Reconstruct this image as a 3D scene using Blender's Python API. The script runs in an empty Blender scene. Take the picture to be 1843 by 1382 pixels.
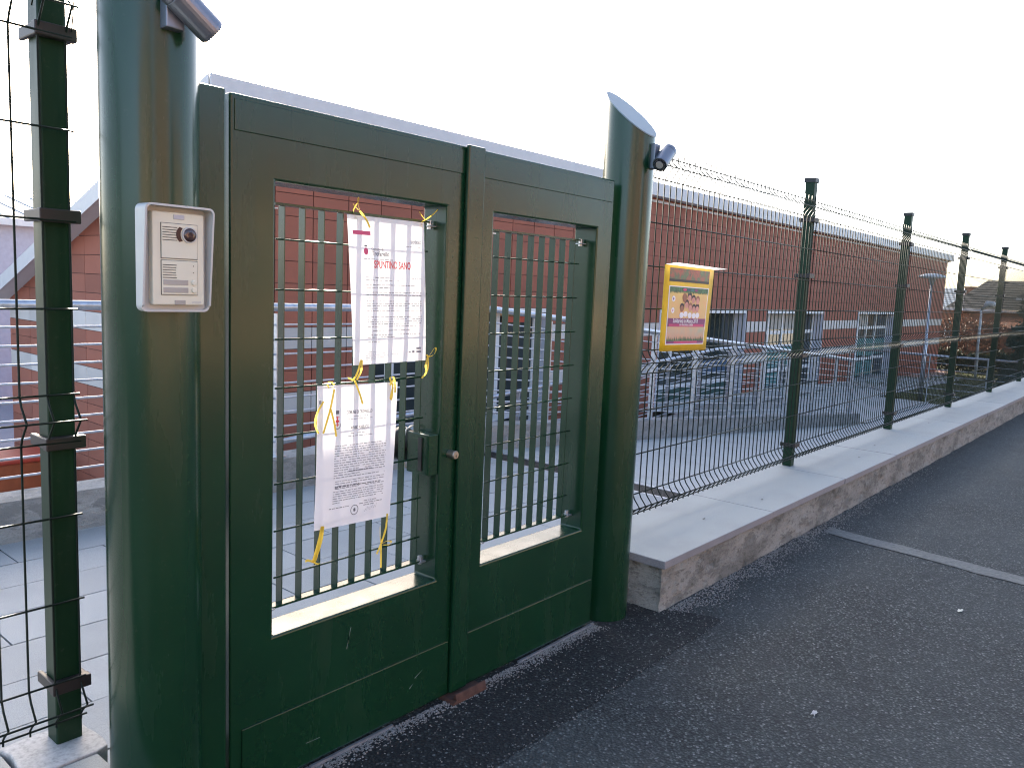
import bpy, bmesh, math, random
from mathutils import Vector, Matrix
random.seed(7)
scene = bpy.context.scene
col = scene.collection

# ------------------------------------------------------------------ camera, sky, sun, exposure
cam_d = bpy.data.cameras.new('camera')
cam = bpy.data.objects.new('camera', cam_d); col.objects.link(cam)
rt, dn, fw = (0.64881, -0.75977, 0.04235), (-0.06454, -0.1104, -0.99179), (0.75821, 0.64075, -0.12066)
CAM = Vector((0, 0, 1.57))
cam.matrix_world = Matrix(((rt[0], -dn[0], -fw[0], CAM.x), (rt[1], -dn[1], -fw[1], CAM.y),
                           (rt[2], -dn[2], -fw[2], CAM.z), (0, 0, 0, 1)))
cam_d.sensor_width = 36; cam_d.lens = 28.226
cam_d.clip_start = 0.05; cam_d.clip_end = 3000
scene.camera = cam

SUN_EL, SUN_AZ = math.radians(20.3), math.radians(60.0)      # azimuth from +X towards +Y
sdir = Vector((math.cos(SUN_EL)*math.cos(SUN_AZ), math.cos(SUN_EL)*math.sin(SUN_AZ), math.sin(SUN_EL)))
world = bpy.data.worlds.new('World'); scene.world = world; world.use_nodes = True
wn = world.node_tree; wn.nodes.clear()
sky = wn.nodes.new('ShaderNodeTexSky'); sky.sky_type = 'NISHITA'; sky.sun_disc = False
sky.sun_elevation = SUN_EL; sky.sun_rotation = math.radians(90) - SUN_AZ
sky.air_density = 0.7; sky.dust_density = 2.2; sky.ozone_density = 0.0; sky.altitude = 250
bg = wn.nodes.new('ShaderNodeBackground'); bg.inputs[1].default_value = 0.15
wo = wn.nodes.new('ShaderNodeOutputWorld')
wn.links.new(sky.outputs[0], bg.inputs[0]); wn.links.new(bg.outputs[0], wo.inputs[0])
sun_d = bpy.data.lights.new('sun', 'SUN'); sun_d.energy = 5.0; sun_d.angle = math.radians(0.55)
sun_d.color = (1.0, 0.90, 0.76)
sun = bpy.data.objects.new('sun', sun_d); col.objects.link(sun)
sun.rotation_euler = sdir.to_track_quat('Z', 'Y').to_euler(); sun.location = (20, 40, 30)
scene.view_settings.view_transform = 'Standard'; scene.view_settings.look = 'None'
scene.view_settings.gamma = 1.0; scene.view_settings.use_curve_mapping = False
scene.view_settings.exposure = 2.2
scene.cycles.filter_width = 1.15

# ------------------------------------------------------------------ materials
def nt(name):
    m = bpy.data.materials.new(name); m.use_nodes = True
    t = m.node_tree; b = t.nodes['Principled BSDF']
    return m, t, b
def N(t, kind, **kw):
    n = t.nodes.new(kind)
    for k, v in kw.items():
        if k in n.inputs.keys() if isinstance(k, str) else False: n.inputs[k].default_value = v
        else: setattr(n, k, v)
    return n
def rgba(c): return (c[0], c[1], c[2], 1)
def coords(t, scale=None):
    tc = t.nodes.new('ShaderNodeTexCoord')
    geo = t.nodes.new('ShaderNodeNewGeometry')
    return geo.outputs['Position'] if scale is None else tc.outputs['Object']
def ramp(t, fac, stops):
    r = t.nodes.new('ShaderNodeValToRGB'); t.links.new(fac, r.inputs[0])
    e = r.color_ramp.elements
    while len(e) < len(stops): e.new(0.5)
    for el, (p, c) in zip(e, stops): el.position = p; el.color = rgba(c) if len(c) == 3 else c
    return r.outputs[0]
def noise(t, vec, scale, detail=4, rough=.55):
    n = t.nodes.new('ShaderNodeTexNoise'); n.inputs['Scale'].default_value = scale
    n.inputs['Detail'].default_value = detail; n.inputs['Roughness'].default_value = rough
    t.links.new(vec, n.inputs['Vector']); return n.outputs['Fac']
def mixc(t, fac, a, b, mode='MIX'):
    m = t.nodes.new('ShaderNodeMix'); m.data_type = 'RGBA'; m.blend_type = mode
    for sock, v in ((m.inputs[0], fac), (m.inputs[6], a), (m.inputs[7], b)):
        if hasattr(v, 'is_linked'): t.links.new(v, sock)
        else: sock.default_value = v if isinstance(v, (int, float)) else rgba(v)
    return m.outputs[2]
def bump(t, b, h, strength=.3, dist=.01, prev=None):
    n = t.nodes.new('ShaderNodeBump'); n.inputs['Strength'].default_value = strength
    n.inputs['Distance'].default_value = dist; t.links.new(h, n.inputs['Height'])
    if prev is not None: t.links.new(prev, n.inputs['Normal'])
    t.links.new(n.outputs[0], b.inputs['Normal']); return n.outputs[0]
def plain(name, c, rough=.6, metal=0., var=.12, scale=9., bmp=0., coat=0., spec=.5):
    m, t, b = nt(name)
    p = coords(t)
    f = noise(t, p, scale)
    lo = tuple(max(0, x*(1-var)) for x in c); hi = tuple(min(1, x*(1+var)) for x in c)
    t.links.new(ramp(t, f, [(.3, lo), (.7, hi)]), b.inputs['Base Color'])
    b.inputs['Roughness'].default_value = rough; b.inputs['Metallic'].default_value = metal
    b.inputs['Coat Weight'].default_value = coat; b.inputs['Coat Roughness'].default_value = .15
    b.inputs['Specular IOR Level'].default_value = spec
    if bmp: bump(t, b, noise(t, p, scale*14, 3), bmp, .004)
    return m
M = {}
def green_paint(name, c, rough, dirt=1.0, spec=.5, coat=.25):
    m, t, b = nt(name); p = coords(t)
    f = noise(t, p, 3.5, 5)
    colr = ramp(t, f, [(.3, tuple(x*.88 for x in c)), (.75, tuple(x*1.12 for x in c))])
    mp = t.nodes.new('ShaderNodeMapping'); mp.inputs['Scale'].default_value = (9, 9, 1.3)
    t.links.new(p, mp.inputs[0])
    st = noise(t, mp.outputs[0], 1.0, 6, .6)
    dust = ramp(t, st, [(.55, (0, 0, 0)), (.8, (.22*dirt,)*3)])
    colr = mixc(t, dust, colr, (.12, .13, .10))
    # splashed dust that thins out upwards from the ground, and sparse scuffs
    sp = noise(t, p, 55, 5, .7)
    colr = mixc(t, ramp(t, sp, [(.60, (0,)*3), (.72, (.20*dirt,)*3)]), colr, (.14, .13, .11))
    t.links.new(colr, b.inputs['Base Color'])
    r = t.nodes.new('ShaderNodeMapRange'); t.links.new(st, r.inputs[0])
    r.inputs[1].default_value = .3; r.inputs[2].default_value = .8
    r.inputs[3].default_value = rough; r.inputs[4].default_value = rough + .16
    t.links.new(r.outputs[0], b.inputs['Roughness'])
    bump(t, b, noise(t, p, 220, 2), .05, .001)
    b.inputs['Coat Weight'].default_value = coat; b.inputs['Coat Roughness'].default_value = .12
    b.inputs['Specular IOR Level'].default_value = spec
    return m
M['green'] = green_paint('gate_green_paint', (.005, .035, .0145), .19, .40, .42, .15)
M['green_post'] = green_paint('post_green_paint', (.006, .030, .013), .38, .6, .22, .0)
M['wire'] = plain('wire_green_plastic', (.010, .018, .014), .45, bmp=0, spec=.15)
M['clip'] = plain('clip_plastic', (.020, .015, .015), .5)
M['cap_sky_tint'] = plain('pillar_cap_sky_reflection', (.16, .22, .24), .45, var=.08)  # reflected sky painted into the cap as a pale blue
M['alu'] = plain('lamp_aluminium', (.20, .22, .26), .38, .7, var=.06)
M['galv'] = plain('galvanised_steel', (.46, .48, .52), .38, .75, var=.2, scale=24)
M['steel_dark'] = plain('grate_steel', (.07, .065, .06), .55, .5)
M['rust'] = plain('rusty_steel', (.075, .035, .025), .8, var=.4, scale=30, bmp=.4)
M['brass'] = plain('lock_brass', (.42, .36, .30), .4, .9)
M['black'] = plain('black_plastic', (.012, .012, .013), .45)
M['white_wire'] = plain('white_cable', (.75, .75, .72), .5)
M['ivory'] = plain('intercom_plastic', (.66, .64, .52), .42, var=.03, bmp=.03)
M['hoodgrey'] = plain('intercom_hood_plastic', (.50, .51, .50), .42, var=.04)
M['slot'] = plain('intercom_slot', (.035, .033, .035), .6)
M['nameplate'] = plain('name_plate', (.33, .32, .30), .3)
M['lens'] = plain('camera_lens', (.055, .03, .03), .12, coat=.6)
M['red_ink'] = plain('red_ink', (.72, .05, .06), .7, var=.02)
M['pink_ink'] = plain('pink_ink', (.62, .10, .20), .7, var=.02)
M['ink'] = plain('grey_ink', (.15, .15, .17), .8, var=.02)
M['ink_light'] = plain('light_ink', (.30, .30, .33), .8, var=.02)
M['yellow'] = plain('yellow_plastic_board', (.72, .46, .015), .45, var=.06, scale=14)
M['white_line'] = plain('white_print', (.80, .78, .80), .6, var=.02)
M['purple'] = plain('purple_print', (.20, .035, .14), .5)
M['magenta'] = plain('magenta_print', (.50, .05, .16), .5)
M['leafprint'] = plain('green_print', (.06, .15, .07), .5, var=.5, scale=60)
M['skinprint'] = plain('pink_print', (.62, .30, .24), .6, var=.1, scale=50)
M['skinprint2'] = plain('brown_print', (.33, .15, .09), .6, var=.1, scale=50)
M['hairprint'] = plain('dark_print', (.06, .04, .04), .6)
M['soil'] = plain('soil_patch', (.09, .07, .05), .95, var=.3, scale=20, bmp=.5)

def ribbon_mat():
    m, t, b = nt('yellow_ribbon'); out = t.nodes['Material Output']
    b.inputs['Base Color'].default_value = (.75, .52, .06, 1); b.inputs['Roughness'].default_value = .35
    tr = t.nodes.new('ShaderNodeBsdfTranslucent'); tr.inputs[0].default_value = (.85, .62, .10, 1)
    mx = t.nodes.new('ShaderNodeMixShader'); mx.inputs[0].default_value = .45
    t.links.new(b.outputs[0], mx.inputs[1]); t.links.new(tr.outputs[0], mx.inputs[2]); t.links.new(mx.outputs[0], out.inputs[0])
    return m
M['ribbon'] = ribbon_mat()
def paper_mat(name, c, tr_amt, rough):
    m, t, b = nt(name); out = t.nodes['Material Output']
    p = coords(t); f = noise(t, p, 11, 4)
    t.links.new(ramp(t, f, [(.3, tuple(x*.93 for x in c)), (.7, c)]), b.inputs['Base Color'])
    b.inputs['Roughness'].default_value = rough
    bump(t, b, noise(t, p, 26, 3), .25, .004)
    tr = t.nodes.new('ShaderNodeBsdfTranslucent'); tr.inputs[0].default_value = rgba(c)
    mx = t.nodes.new('ShaderNodeMixShader'); mx.inputs[0].default_value = tr_amt
    t.links.new(b.outputs[0], mx.inputs[1]); t.links.new(tr.outputs[0], mx.inputs[2]); t.links.new(mx.outputs[0], out.inputs[0])
    return m
M['paper'] = paper_mat('notice_paper', (.80, .80, .82), .17, .45)
M['visor'] = paper_mat('visor_film', (.85, .85, .85), .5, .4)

def poster_mat():
    # flat print: warm orange-to-green gradient background of the poster, in the poster's own coordinates
    m, t, b = nt('poster_background_print')
    tc = t.nodes.new('ShaderNodeTexCoord'); sep = t.nodes.new('ShaderNodeSeparateXYZ')
    t.links.new(tc.outputs['Generated'], sep.inputs[0])
    a = ramp(t, sep.outputs['Z'], [(.0, (.50, .26, .20)), (.24, (.50, .36, .26)), (.42, (.62, .40, .18)), (.9, (.66, .45, .14))])
    x = ramp(t, sep.outputs['X'], [(.2, (0, 0, 0)), (1, (.55,)*3)])
    zz = ramp(t, sep.outputs['Z'], [(.1, (0,)*3), (.22, (1,)*3), (.33, (0,)*3)])
    f = mixc(t, 1.0, x, zz, 'MULTIPLY')
    c2 = mixc(t, f, a, (.12, .45, .36))
    f2 = noise(t, tc.outputs['Object'], 18, 3)
    c3 = mixc(t, ramp(t, f2, [(.45, (0,)*3), (.75, (.5,)*3)]), c2, (.72, .30, .16))
    t.links.new(c3, b.inputs['Base Color']); b.inputs['Roughness'].default_value = .3
    return m
M['poster'] = poster_mat()
def banner_mat():
    m, t, b = nt('banner_print')
    tc = t.nodes.new('ShaderNodeTexCoord')
    f = noise(t, tc.outputs['Object'], 14, 5, .7)
    t.links.new(ramp(t, f, [(.3, (.03, .03, .03)), (.42, (.26, .04, .03)), (.52, (.06, .07, .04)), (.6, (.05, .11, .05)), (.72, (.30, .13, .04))]), b.inputs['Base Color'])
    b.inputs['Roughness'].default_value = .3
    return m
M['banner'] = banner_mat()

def asphalt_mat(name, k, speck, tint):
    m, t, b = nt(name); p = coords(t)
    big = noise(t, p, .55, 6, .65); mid = noise(t, p, 5, 5, .65); gr = noise(t, p, 60, 4, .75)
    wp = t.nodes.new('ShaderNodeMix'); wp.data_type = 'VECTOR'; wp.inputs[0].default_value = .006
    nz = t.nodes.new('ShaderNodeTexNoise'); nz.inputs['Scale'].default_value = 40; t.links.new(p, nz.inputs['Vector'])
    t.links.new(p, wp.inputs[4]); t.links.new(nz.outputs['Color'], wp.inputs[5])
    h = None
    # aggregate: every Voronoi cell is one stone with its own tone, bitumen between them
    v = t.nodes.new('ShaderNodeTexVoronoi'); v.inputs['Scale'].default_value = 105; t.links.new(wp.outputs[1], v.inputs['Vector'])
    sep = t.nodes.new('ShaderNodeSeparateColor'); t.links.new(v.outputs['Color'], sep.inputs[0])
    c = ramp(t, sep.outputs[0], [(.0, (.017*k, .019*k, .018*k)), (.5, (.035*k, .041*k, .038*k)), (.8, (.065*k, .074*k, .068*k)), (1-speck, (.104*k, .115*k, .105*k)), (1.0, (.30, .30, .285))])
    c = mixc(t, ramp(t, v.outputs['Distance'], [(.42, (0,)*3), (.62, (.85,)*3)]), c, (.012, .012, .013))
    c = mixc(t, ramp(t, gr, [(.42, (.6,)*3), (.54, (0,)*3)]), c, (.020*k, .021*k, .022*k))
    c = mixc(t, ramp(t, big, [(.40, (0,)*3), (.62, (.45,)*3)]), c, tint)
    c = mixc(t, ramp(t, mid, [(.48, (0,)*3), (.68, (.40,)*3)]), c, (.022*k, .023*k, .025*k))
    t.links.new(c, b.inputs['Base Color']); b.inputs['Roughness'].default_value = .85
    b.inputs['Specular IOR Level'].default_value = .3
    n1 = bump(t, b, v.outputs['Distance'], .8, .006)
    bump(t, b, gr, .6, .008, n1)
    return m
M['asphalt'] = asphalt_mat('road_asphalt', 1.62, .085, (.075, .086, .084))
M['asphalt_dark'] = asphalt_mat('patch_asphalt', .72, .05, (.026, .027, .028))
def faded_line_mat():
    m, t, b = nt('faded_concrete_strip'); p = coords(t)
    f = noise(t, p, 40, 5, .7); g = noise(t, p, 6, 3)
    c = ramp(t, f, [(.3, (.085, .09, .085)), (.6, (.165, .168, .155)), (.85, (.25, .25, .23))])
    c = mixc(t, ramp(t, g, [(.5, (0,)*3), (.8, (.5,)*3)]), c, (.09, .09, .10))
    t.links.new(c, b.inputs['Base Color']); b.inputs['Roughness'].default_value = .9
    bump(t, b, noise(t, p, 180, 3), .5, .004); return m
M['strip'] = faded_line_mat()
def stone_mat(name, base, dark, rnd=.12, speck=300, stain=.3):
    m, t, b = nt(name); p = coords(t)
    f = noise(t, p, speck, 2, .8); g = noise(t, p, 2.2, 5, .6)
    c = ramp(t, f, [(.3, tuple(x*.72 for x in base)), (.5, base), (.72, tuple(min(1, x*1.2) for x in base))])
    c = mixc(t, ramp(t, g, [(.5, (0,)*3), (.78, (stain,)*3)]), c, dark)
    oi = t.nodes.new('ShaderNodeObjectInfo')
    v = ramp(t, oi.outputs['Random'], [(0, (1-rnd,)*3), (1, (1,)*3)])
    c = mixc(t, 1.0, c, v, 'MULTIPLY')
    t.links.new(c, b.inputs['Base Color']); b.inputs['Roughness'].default_value = .7
    bump(t, b, f, .25, .002); return m
M['granite'] = stone_mat('granite_coping', (.33, .345, .325), (.235, .24, .228), .06, 260, .6)
M['granite_edge_shade'] = stone_mat('granite_sawn_edge_shade', (.235, .23, .24), (.15, .145, .14), .06, 200, .6)  # rough sawn, dirty side faces, darkened further with painted-in shade
M['paver'] = stone_mat('grey_paver', (.36, .37, .365), (.25, .255, .25), .13, 300, .5)
M['rampconc'] = stone_mat('ramp_concrete', (.41, .41, .39), (.25, .25, .235), .05, 90, .6)
M['mortar'] = stone_mat('mortar', (.45, .44, .42), (.28, .27, .25), .05, 60, .5)
def conc_mat(name, base, dark, warm, big=3.2, stain=.8):
    m, t, b = nt(name); p = coords(t)
    mp = t.nodes.new('ShaderNodeMapping'); mp.inputs['Scale'].default_value = (1, 1, 2.2); t.links.new(p, mp.inputs[0]); q = mp.outputs[0]
    g = noise(t, q, big, 10, .72); h = noise(t, q, 15, 6, .75); k = noise(t, p, 110, 3); e = noise(t, q, big*1.9, 8, .7)
    c = ramp(t, g, [(.38, dark), (.46, base), (.54, warm), (.62, tuple(x*1.35 for x in base))])
    c = mixc(t, ramp(t, e, [(.53, (0,)*3), (.56, (.8,)*3)]), c, tuple(x*.72 for x in base))
    c = mixc(t, ramp(t, h, [(.54, (0,)*3), (.62, (stain,)*3)]), c, dark)
    c = mixc(t, ramp(t, k, [(.55, (0,)*3), (.75, (.5,)*3)]), c, tuple(x*.5 for x in dark))
    t.links.new(c, b.inputs['Base Color']); b.inputs['Roughness'].default_value = .92
    n1 = bump(t, b, e, .9, .02); n2 = bump(t, b, h, .8, .012, n1); bump(t, b, k, .5, .004, n2); return m
M['conc_wall'] = conc_mat('rough_concrete', (.215, .215, .195), (.095, .095, .082), (.27, .265, .235), 1.7)
M['conc_low'] = conc_mat('low_wall_concrete', (.29, .285, .27), (.21, .205, .19), (.32, .31, .29), 2.2, .4)

def tile_mat(name, c):
    m, t, b = nt(name); p = coords(t)
    oi = t.nodes.new('ShaderNodeObjectInfo')
    f = noise(t, p, 1.2, 4); k = noise(t, p, 60, 3)
    a = ramp(t, f, [(.3, tuple(x*.9 for x in c)), (.7, tuple(x*1.08 for x in c))])
    a = mixc(t, 1.0, a, ramp(t, oi.outputs['Random'], [(0, (.80,)*3), (1, (1.04,)*3)]), 'MULTIPLY')
    a = mixc(t, ramp(t, k, [(.5, (0,)*3), (.8, (.25,)*3)]), a, tuple(x*.7 for x in c))
    t.links.new(a, b.inputs['Base Color']); b.inputs['Roughness'].default_value = .75
    return m
M['tile_red'] = tile_mat('terracotta_tile', (.31, .102, .060))
M['tile_white'] = tile_mat('pale_tile', (.56, .53, .49))
M['joint'] = plain('tile_joint', (.075, .035, .03), .9)
M['fascia'] = plain('pale_metal_fascia', (.50, .50, .50), .45, var=.04)
M['soffit'] = plain('soffit_board', (.55, .55, .55), .7, var=.03)
M['frame_white'] = plain('white_frame', (.66, .66, .64), .5, var=.05)
M['reveal'] = plain('lilac_reveal', (.47, .47, .51), .7, var=.06)
M['curtain'] = plain('blind_fabric', (.36, .34, .30), .8, var=.15)
M['dark_room'] = plain('dark_interior', (.02, .022, .022), .8)
M['teal'] = plain('teal_panel', (.035, .16, .165), .5)
M['bluepanel'] = plain('blue_panel', (.035, .075, .14), .5)
M['darkgreen_panel'] = plain('dark_green_panel', (.020, .065, .055), .5)
M['grey_wall'] = plain('grey_render', (.36, .36, .42), .85, var=.08)
M['metal_roof'] = plain('seam_roof_metal', (.42, .44, .44), .5, .3)
M['redtoy'] = plain('red_plastic', (.45, .06, .03), .45)
M['orangetoy'] = plain('orange_plastic', (.38, .10, .035), .45)
M['darktoy'] = plain('dark_red_plastic', (.06, .022, .018), .5)
def glass_mat():
    m, t, b = nt('window_glass')
    b.inputs['Base Color'].default_value = (.03, .04, .04, 1); b.inputs['Roughness'].default_value = .06
    b.inputs['Transmission Weight'].default_value = .0; b.inputs['Specular IOR Level'].default_value = .7
    p = coords(t); bump(t, b, noise(t, p, 1.5, 2), .02, .02)
    return m
M['glass'] = glass_mat()
def lawn_mat():
    m, t, b = nt('lawn_grass'); p = coords(t)
    f = noise(t, p, 3, 5); k = noise(t, p, 60, 4, .8)
    c = ramp(t, f, [(.3, (.055, .070, .028)), (.7, (.10, .10, .042))])
    c = mixc(t, ramp(t, k, [(.4, (0,)*3), (.8, (.6,)*3)]), c, (.17, .15, .05))
    t.links.new(c, b.inputs['Base Color']); b.inputs['Roughness'].default_value = .9
    bump(t, b, k, .8, .03); return m
M['lawn'] = lawn_mat()
M['ground'] = plain('bare_ground', (.14, .135, .12), .95, var=.3, scale=.6, bmp=.4)
M['yardfloor'] = stone_mat('lower_yard_paving', (.30, .30, .33), (.22, .22, .24), .05, 60, .5)
def leaf_mat(name, a, b_, tr=.3):
    m, t, b = nt(name); out = t.nodes['Material Output']; p = coords(t)
    f = noise(t, p, 5, 3, .7)
    c = ramp(t, f, [(.3, a), (.7, b_)])
    t.links.new(c, b.inputs['Base Color']); b.inputs['Roughness'].default_value = .6
    tn = t.nodes.new('ShaderNodeBsdfTranslucent'); t.links.new(c, tn.inputs[0])
    mx = t.nodes.new('ShaderNodeMixShader'); mx.inputs[0].default_value = tr
    t.links.new(b.outputs[0], mx.inputs[1]); t.links.new(tn.outputs[0], mx.inputs[2]); t.links.new(mx.outputs[0], out.inputs[0])
    return m
M['conifer'] = leaf_mat('conifer_needles', (.040, .066, .050), (.10, .135, .10), .25)
M['hedge'] = leaf_mat('hedge_leaves', (.022, .030, .014), (.055, .062, .028))
M['redleaf'] = leaf_mat('red_creeper_leaves', (.085, .042, .027), (.165, .075, .046))
M['bark'] = plain('bark', (.07, .05, .035), .95, bmp=.5)
M['roof_tile'] = plain('house_roof_tile', (.050, .045, .042), .85, var=.35, scale=6, bmp=.6)
M['roof_tile_red'] = plain('red_roof_tile', (.22, .10, .06), .85, var=.35, scale=6, bmp=.6)
M['house_wall'] = plain('house_brick_wall', (.26, .12, .075), .9, var=.2, scale=5)
M['house_wall2'] = plain('house_ochre_wall', (.36, .24, .15), .9, var=.15, scale=5)
M['stone_chip'] = plain('gravel_stone', (.22, .215, .20), .9, var=.5, scale=200)

# ------------------------------------------------------------------ mesh helpers
class MB:
    def __init__(s): s.v = []; s.f = []
    def quad(s, *p):
        i = len(s.v); s.v += [tuple(q) for q in p]; s.f.append(tuple(range(i, i+len(p)))); return s
    def box(s, x0, x1, y0, y1, z0, z1):
        i = len(s.v)
        s.v += [(x, y, z) for z in (z0, z1) for x, y in ((x0, y0), (x1, y0), (x1, y1), (x0, y1))]
        s.f += [(i+3, i+2, i+1, i), (i+4, i+5, i+6, i+7), (i, i+1, i+5, i+4), (i+1, i+2, i+6, i+5), (i+2, i+3, i+7, i+6), (i+3, i, i+4, i+7)]
        return s
    def prism(s, pts, axis, a, b):
        # pts: 2-D polygon in the two other axes, extruded along axis from a to b
        def P(p, w):
            q = list(p); q.insert(axis, w); return tuple(q)
        n = len(pts); i = len(s.v)
        s.v += [P(p, a) for p in pts] + [P(p, b) for p in pts]
        s.f += [tuple(range(i, i+n)), tuple(range(i+2*n-1, i+n-1, -1))]
        for k in range(n):
            j = (k+1) % n; s.f.append((i+k, i+n+k, i+n+j, i+j))
        return s
    def tube(s, path, r, n=8, closed=False, cap=True):
        pts = [Vector(p) for p in path]; i0 = len(s.v); m = len(pts)
        up = None
        for k, p in enumerate(pts):
            a = pts[k-1] if (k > 0 or closed) else p
            c = pts[(k+1) % m] if (k < m-1 or closed) else p
            d = (c-a).normalized()
            if up is None:
                up = d.orthogonal().normalized()
            else:
                up = (up - d*up.dot(d)).normalized()
            w = d.cross(up)
            rr = r[k] if isinstance(r, (list, tuple)) else r
            for j in range(n):
                an = 2*math.pi*j/n + math.pi/n
                s.v.append(tuple(p + up*rr*math.cos(an) + w*rr*math.sin(an)))
        rng = m if closed else m-1
        for k in range(rng):
            for j in range(n):
                a = i0+k*n+j; b = i0+k*n+(j+1) % n; k2 = (k+1) % m
                s.f.append((a, b, i0+k2*n+(j+1) % n, i0+k2*n+j))
        if cap and not closed:
            s.f.append(tuple(range(i0+n-1, i0-1, -1))); s.f.append(tuple(range(i0+(m-1)*n, i0+m*n)))
        return s
    def ribbon(s, path, wdir, w):
        i = len(s.v); wd = Vector(wdir).normalized()*w/2
        for p in path:
            p = Vector(p); s.v += [tuple(p-wd), tuple(p+wd)]
        for k in range(len(path)-1):
            a = i+2*k; s.f.append((a, a+1, a+3, a+2))
        return s
    def mesh(s, name):
        me = bpy.data.meshes.new(name); me.from_pydata(s.v, [], s.f); me.update(); return me
    def build(s, name, mat, parent=None, smooth=False, bevel=0., loc=None):
        me = s.mesh(name); me.materials.append(M[mat] if isinstance(mat, str) else mat)
        o = bpy.data.objects.new(name, me); col.objects.link(o)
        if loc is not None: o.location = loc
        if parent is not None: o.parent = parent
        if smooth:
            for p in me.polygons: p.use_smooth = True
        if bevel:
            md = o.modifiers.new('bevel', 'BEVEL'); md.width = bevel; md.segments = 2; md.limit_method = 'ANGLE'
            md.angle_limit = math.radians(40)
        return o
def empty(name, loc=(0, 0, 0)):
    # parts are modelled in world coordinates; the empty stays at the base and children are offset back
    o = bpy.data.objects.new(name, None); col.objects.link(o); o.location = loc; o.empty_display_size = .1
    return o
def adopt(root, *objs):
    for o in objs:
        o.parent = root; o.matrix_parent_inverse = Matrix.Translation(-Vector(root.location))
    return root
def tag(o, label=None, cat=None, group=None, kind=None):
    if label: o['label'] = label
    if cat: o['category'] = cat
    if group: o['group'] = group
    if kind: o['kind'] = kind
    return o
def struct(name, mb, mat, **kw):
    o = mb.build(name, mat, **kw); o['kind'] = 'structure'; return o
def inst(me, name, loc, parent=None, scale=(1, 1, 1)):
    o = bpy.data.objects.new(name, me); col.objects.link(o); o.location = loc; o.scale = scale
    if parent is not None: o.parent = parent; o.matrix_parent_inverse = Matrix.Translation(-Vector(parent.location))
    return o
def text_mesh(body, size, align='LEFT', shear=0., bold=.018):
    cu = bpy.data.curves.new('t', 'FONT'); cu.body = body; cu.size = size; cu.align_x = align; cu.shear = shear
    cu.resolution_u = 3; cu.offset = size*bold
    ob = bpy.data.objects.new('t', cu); col.objects.link(ob)
    bpy.context.view_layer.update()
    dg = bpy.context.evaluated_depsgraph_get()
    me = bpy.data.meshes.new_from_object(ob.evaluated_get(dg))
    v = [tuple(x.co) for x in me.vertices]; f = [tuple(p.vertices) for p in me.polygons]
    bpy.data.objects.remove(ob); bpy.data.curves.remove(cu); bpy.data.meshes.remove(me)
    return v, f

# ------------------------------------------------------------------ the setting: ground, road, yard
g = MB().quad((-900, 2.37, -1.86), (900, 2.37, -1.86), (900, 1500, -1.86), (-900, 1500, -1.86))
struct('ground', g, 'ground')
g = MB().quad((-900, -900, 0), (900, -900, 0), (900, 2.38, 0), (-900, 2.38, 0))
struct('road', g, 'asphalt')
# darker strip of newer asphalt in front of the gate, ragged along its seam
pm = MB(); pts = []
x = -3.0
while x < 3.55:
    pts.append((x, 1.597 + random.uniform(-.007, .007), .004)); x += .035
pts.append((3.56, 1.62, .004)); pts.append((3.50, 1.80, .004)); pts.append((3.42, 1.93, .004)); pts.append((3.42, 2.02, .004)); pts.append((-3, 2.02, .004))
pm.quad(*pts); struct('road_patch', pm, 'asphalt_dark')
# faded concrete strip across the road
pm = MB(); a = []; b = []
for k in range(60):
    y = 1.78 - k*.16
    cxs = 5.525 - (1.75-y)*.135
    a.append((cxs-.080 + random.uniform(-.012, .012), y, .004)); b.append((cxs+.080 + random.uniform(-.012, .012), y, .004))
for k in range(59): pm.quad(a[k+1], b[k+1], b[k], a[k])
struct('road_strip', pm, 'strip')
# retaining mass under the entrance and edge below the fence
struct('entrance_base', MB().box(-6, 5.40, 2.03, 5.02, -1.84, -.03), 'conc_low')
pv = empty('entrance_paving', (0, 2.2, 0)); pv['kind'] = 'structure'
PW, PH = .745, .343
pm = MB().box(.004, PW-.004, .004, PH-.004, -.03, 0).mesh('paver'); pm.materials.append(M['paver'])
for r in range(9):
    y = 2.24 + r*PH - .005
    off = [.0, .37, .04, .41, .0, .39, .05, .36, .02][r]
    n0 = -8
    for k in range(n0, 7):
        x0 = 1.115 + off + k*PW
        if x0 > 5.38: continue
        w = min(PW, 5.40-x0)/PW; h = min(PH, 5.0-y)/PH
        if y >= 4.99: continue
        inst(pm, 'paver', (x0, y, random.uniform(-.0015, .0015)), pv, (w, h, 1))
inst(pm, 'paver', (1.2, 2.035, -.001), pv, (2.55, .6, 1)); inst(pm, 'paver', (3.1, 2.035, -.001), pv, (3.05, .6, 1)); inst(pm, 'paver', (.88, 2.035, -.001), pv, (.42, .6, 1))
# ramp going down between fence wall and low wall
RS = .082
def ramp_z(x): return -.002 if x < 5.75 else max(-.002 - RS*(x-5.75), -.90)
rm = MB()
xs = [5.66, 5.75] + [5.75 + .55*k for k in range(1, 21)] + [22.0]
for a, b in zip(xs[:-1], xs[1:]): rm.quad((a, 2.385, ramp_z(a)), (b, 2.385, ramp_z(b)), (b, 5.03, ramp_z(b)), (a, 5.03, ramp_z(a)))
struct('ramp', rm, 'rampconc')
struct('ramp_base', MB().box(5.40, 5.66, 2.39, 5.03, -1.84, -.06), 'conc_low')
def ramp2_z(x): return -.82 if x > 14.4 else -.82 - .066*(14.4-x)
rm = MB(); xs = [2.0, 6, 10, 14.4, 17.0]
for a, b in zip(xs[:-1], xs[1:]): rm.quad((a, 5.2, ramp2_z(a)), (b, 5.2, ramp2_z(b)), (b, 7.0, ramp2_z(b)), (a, 7.0, ramp2_z(a)))
struct('second_ramp', rm, 'rampconc')
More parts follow.
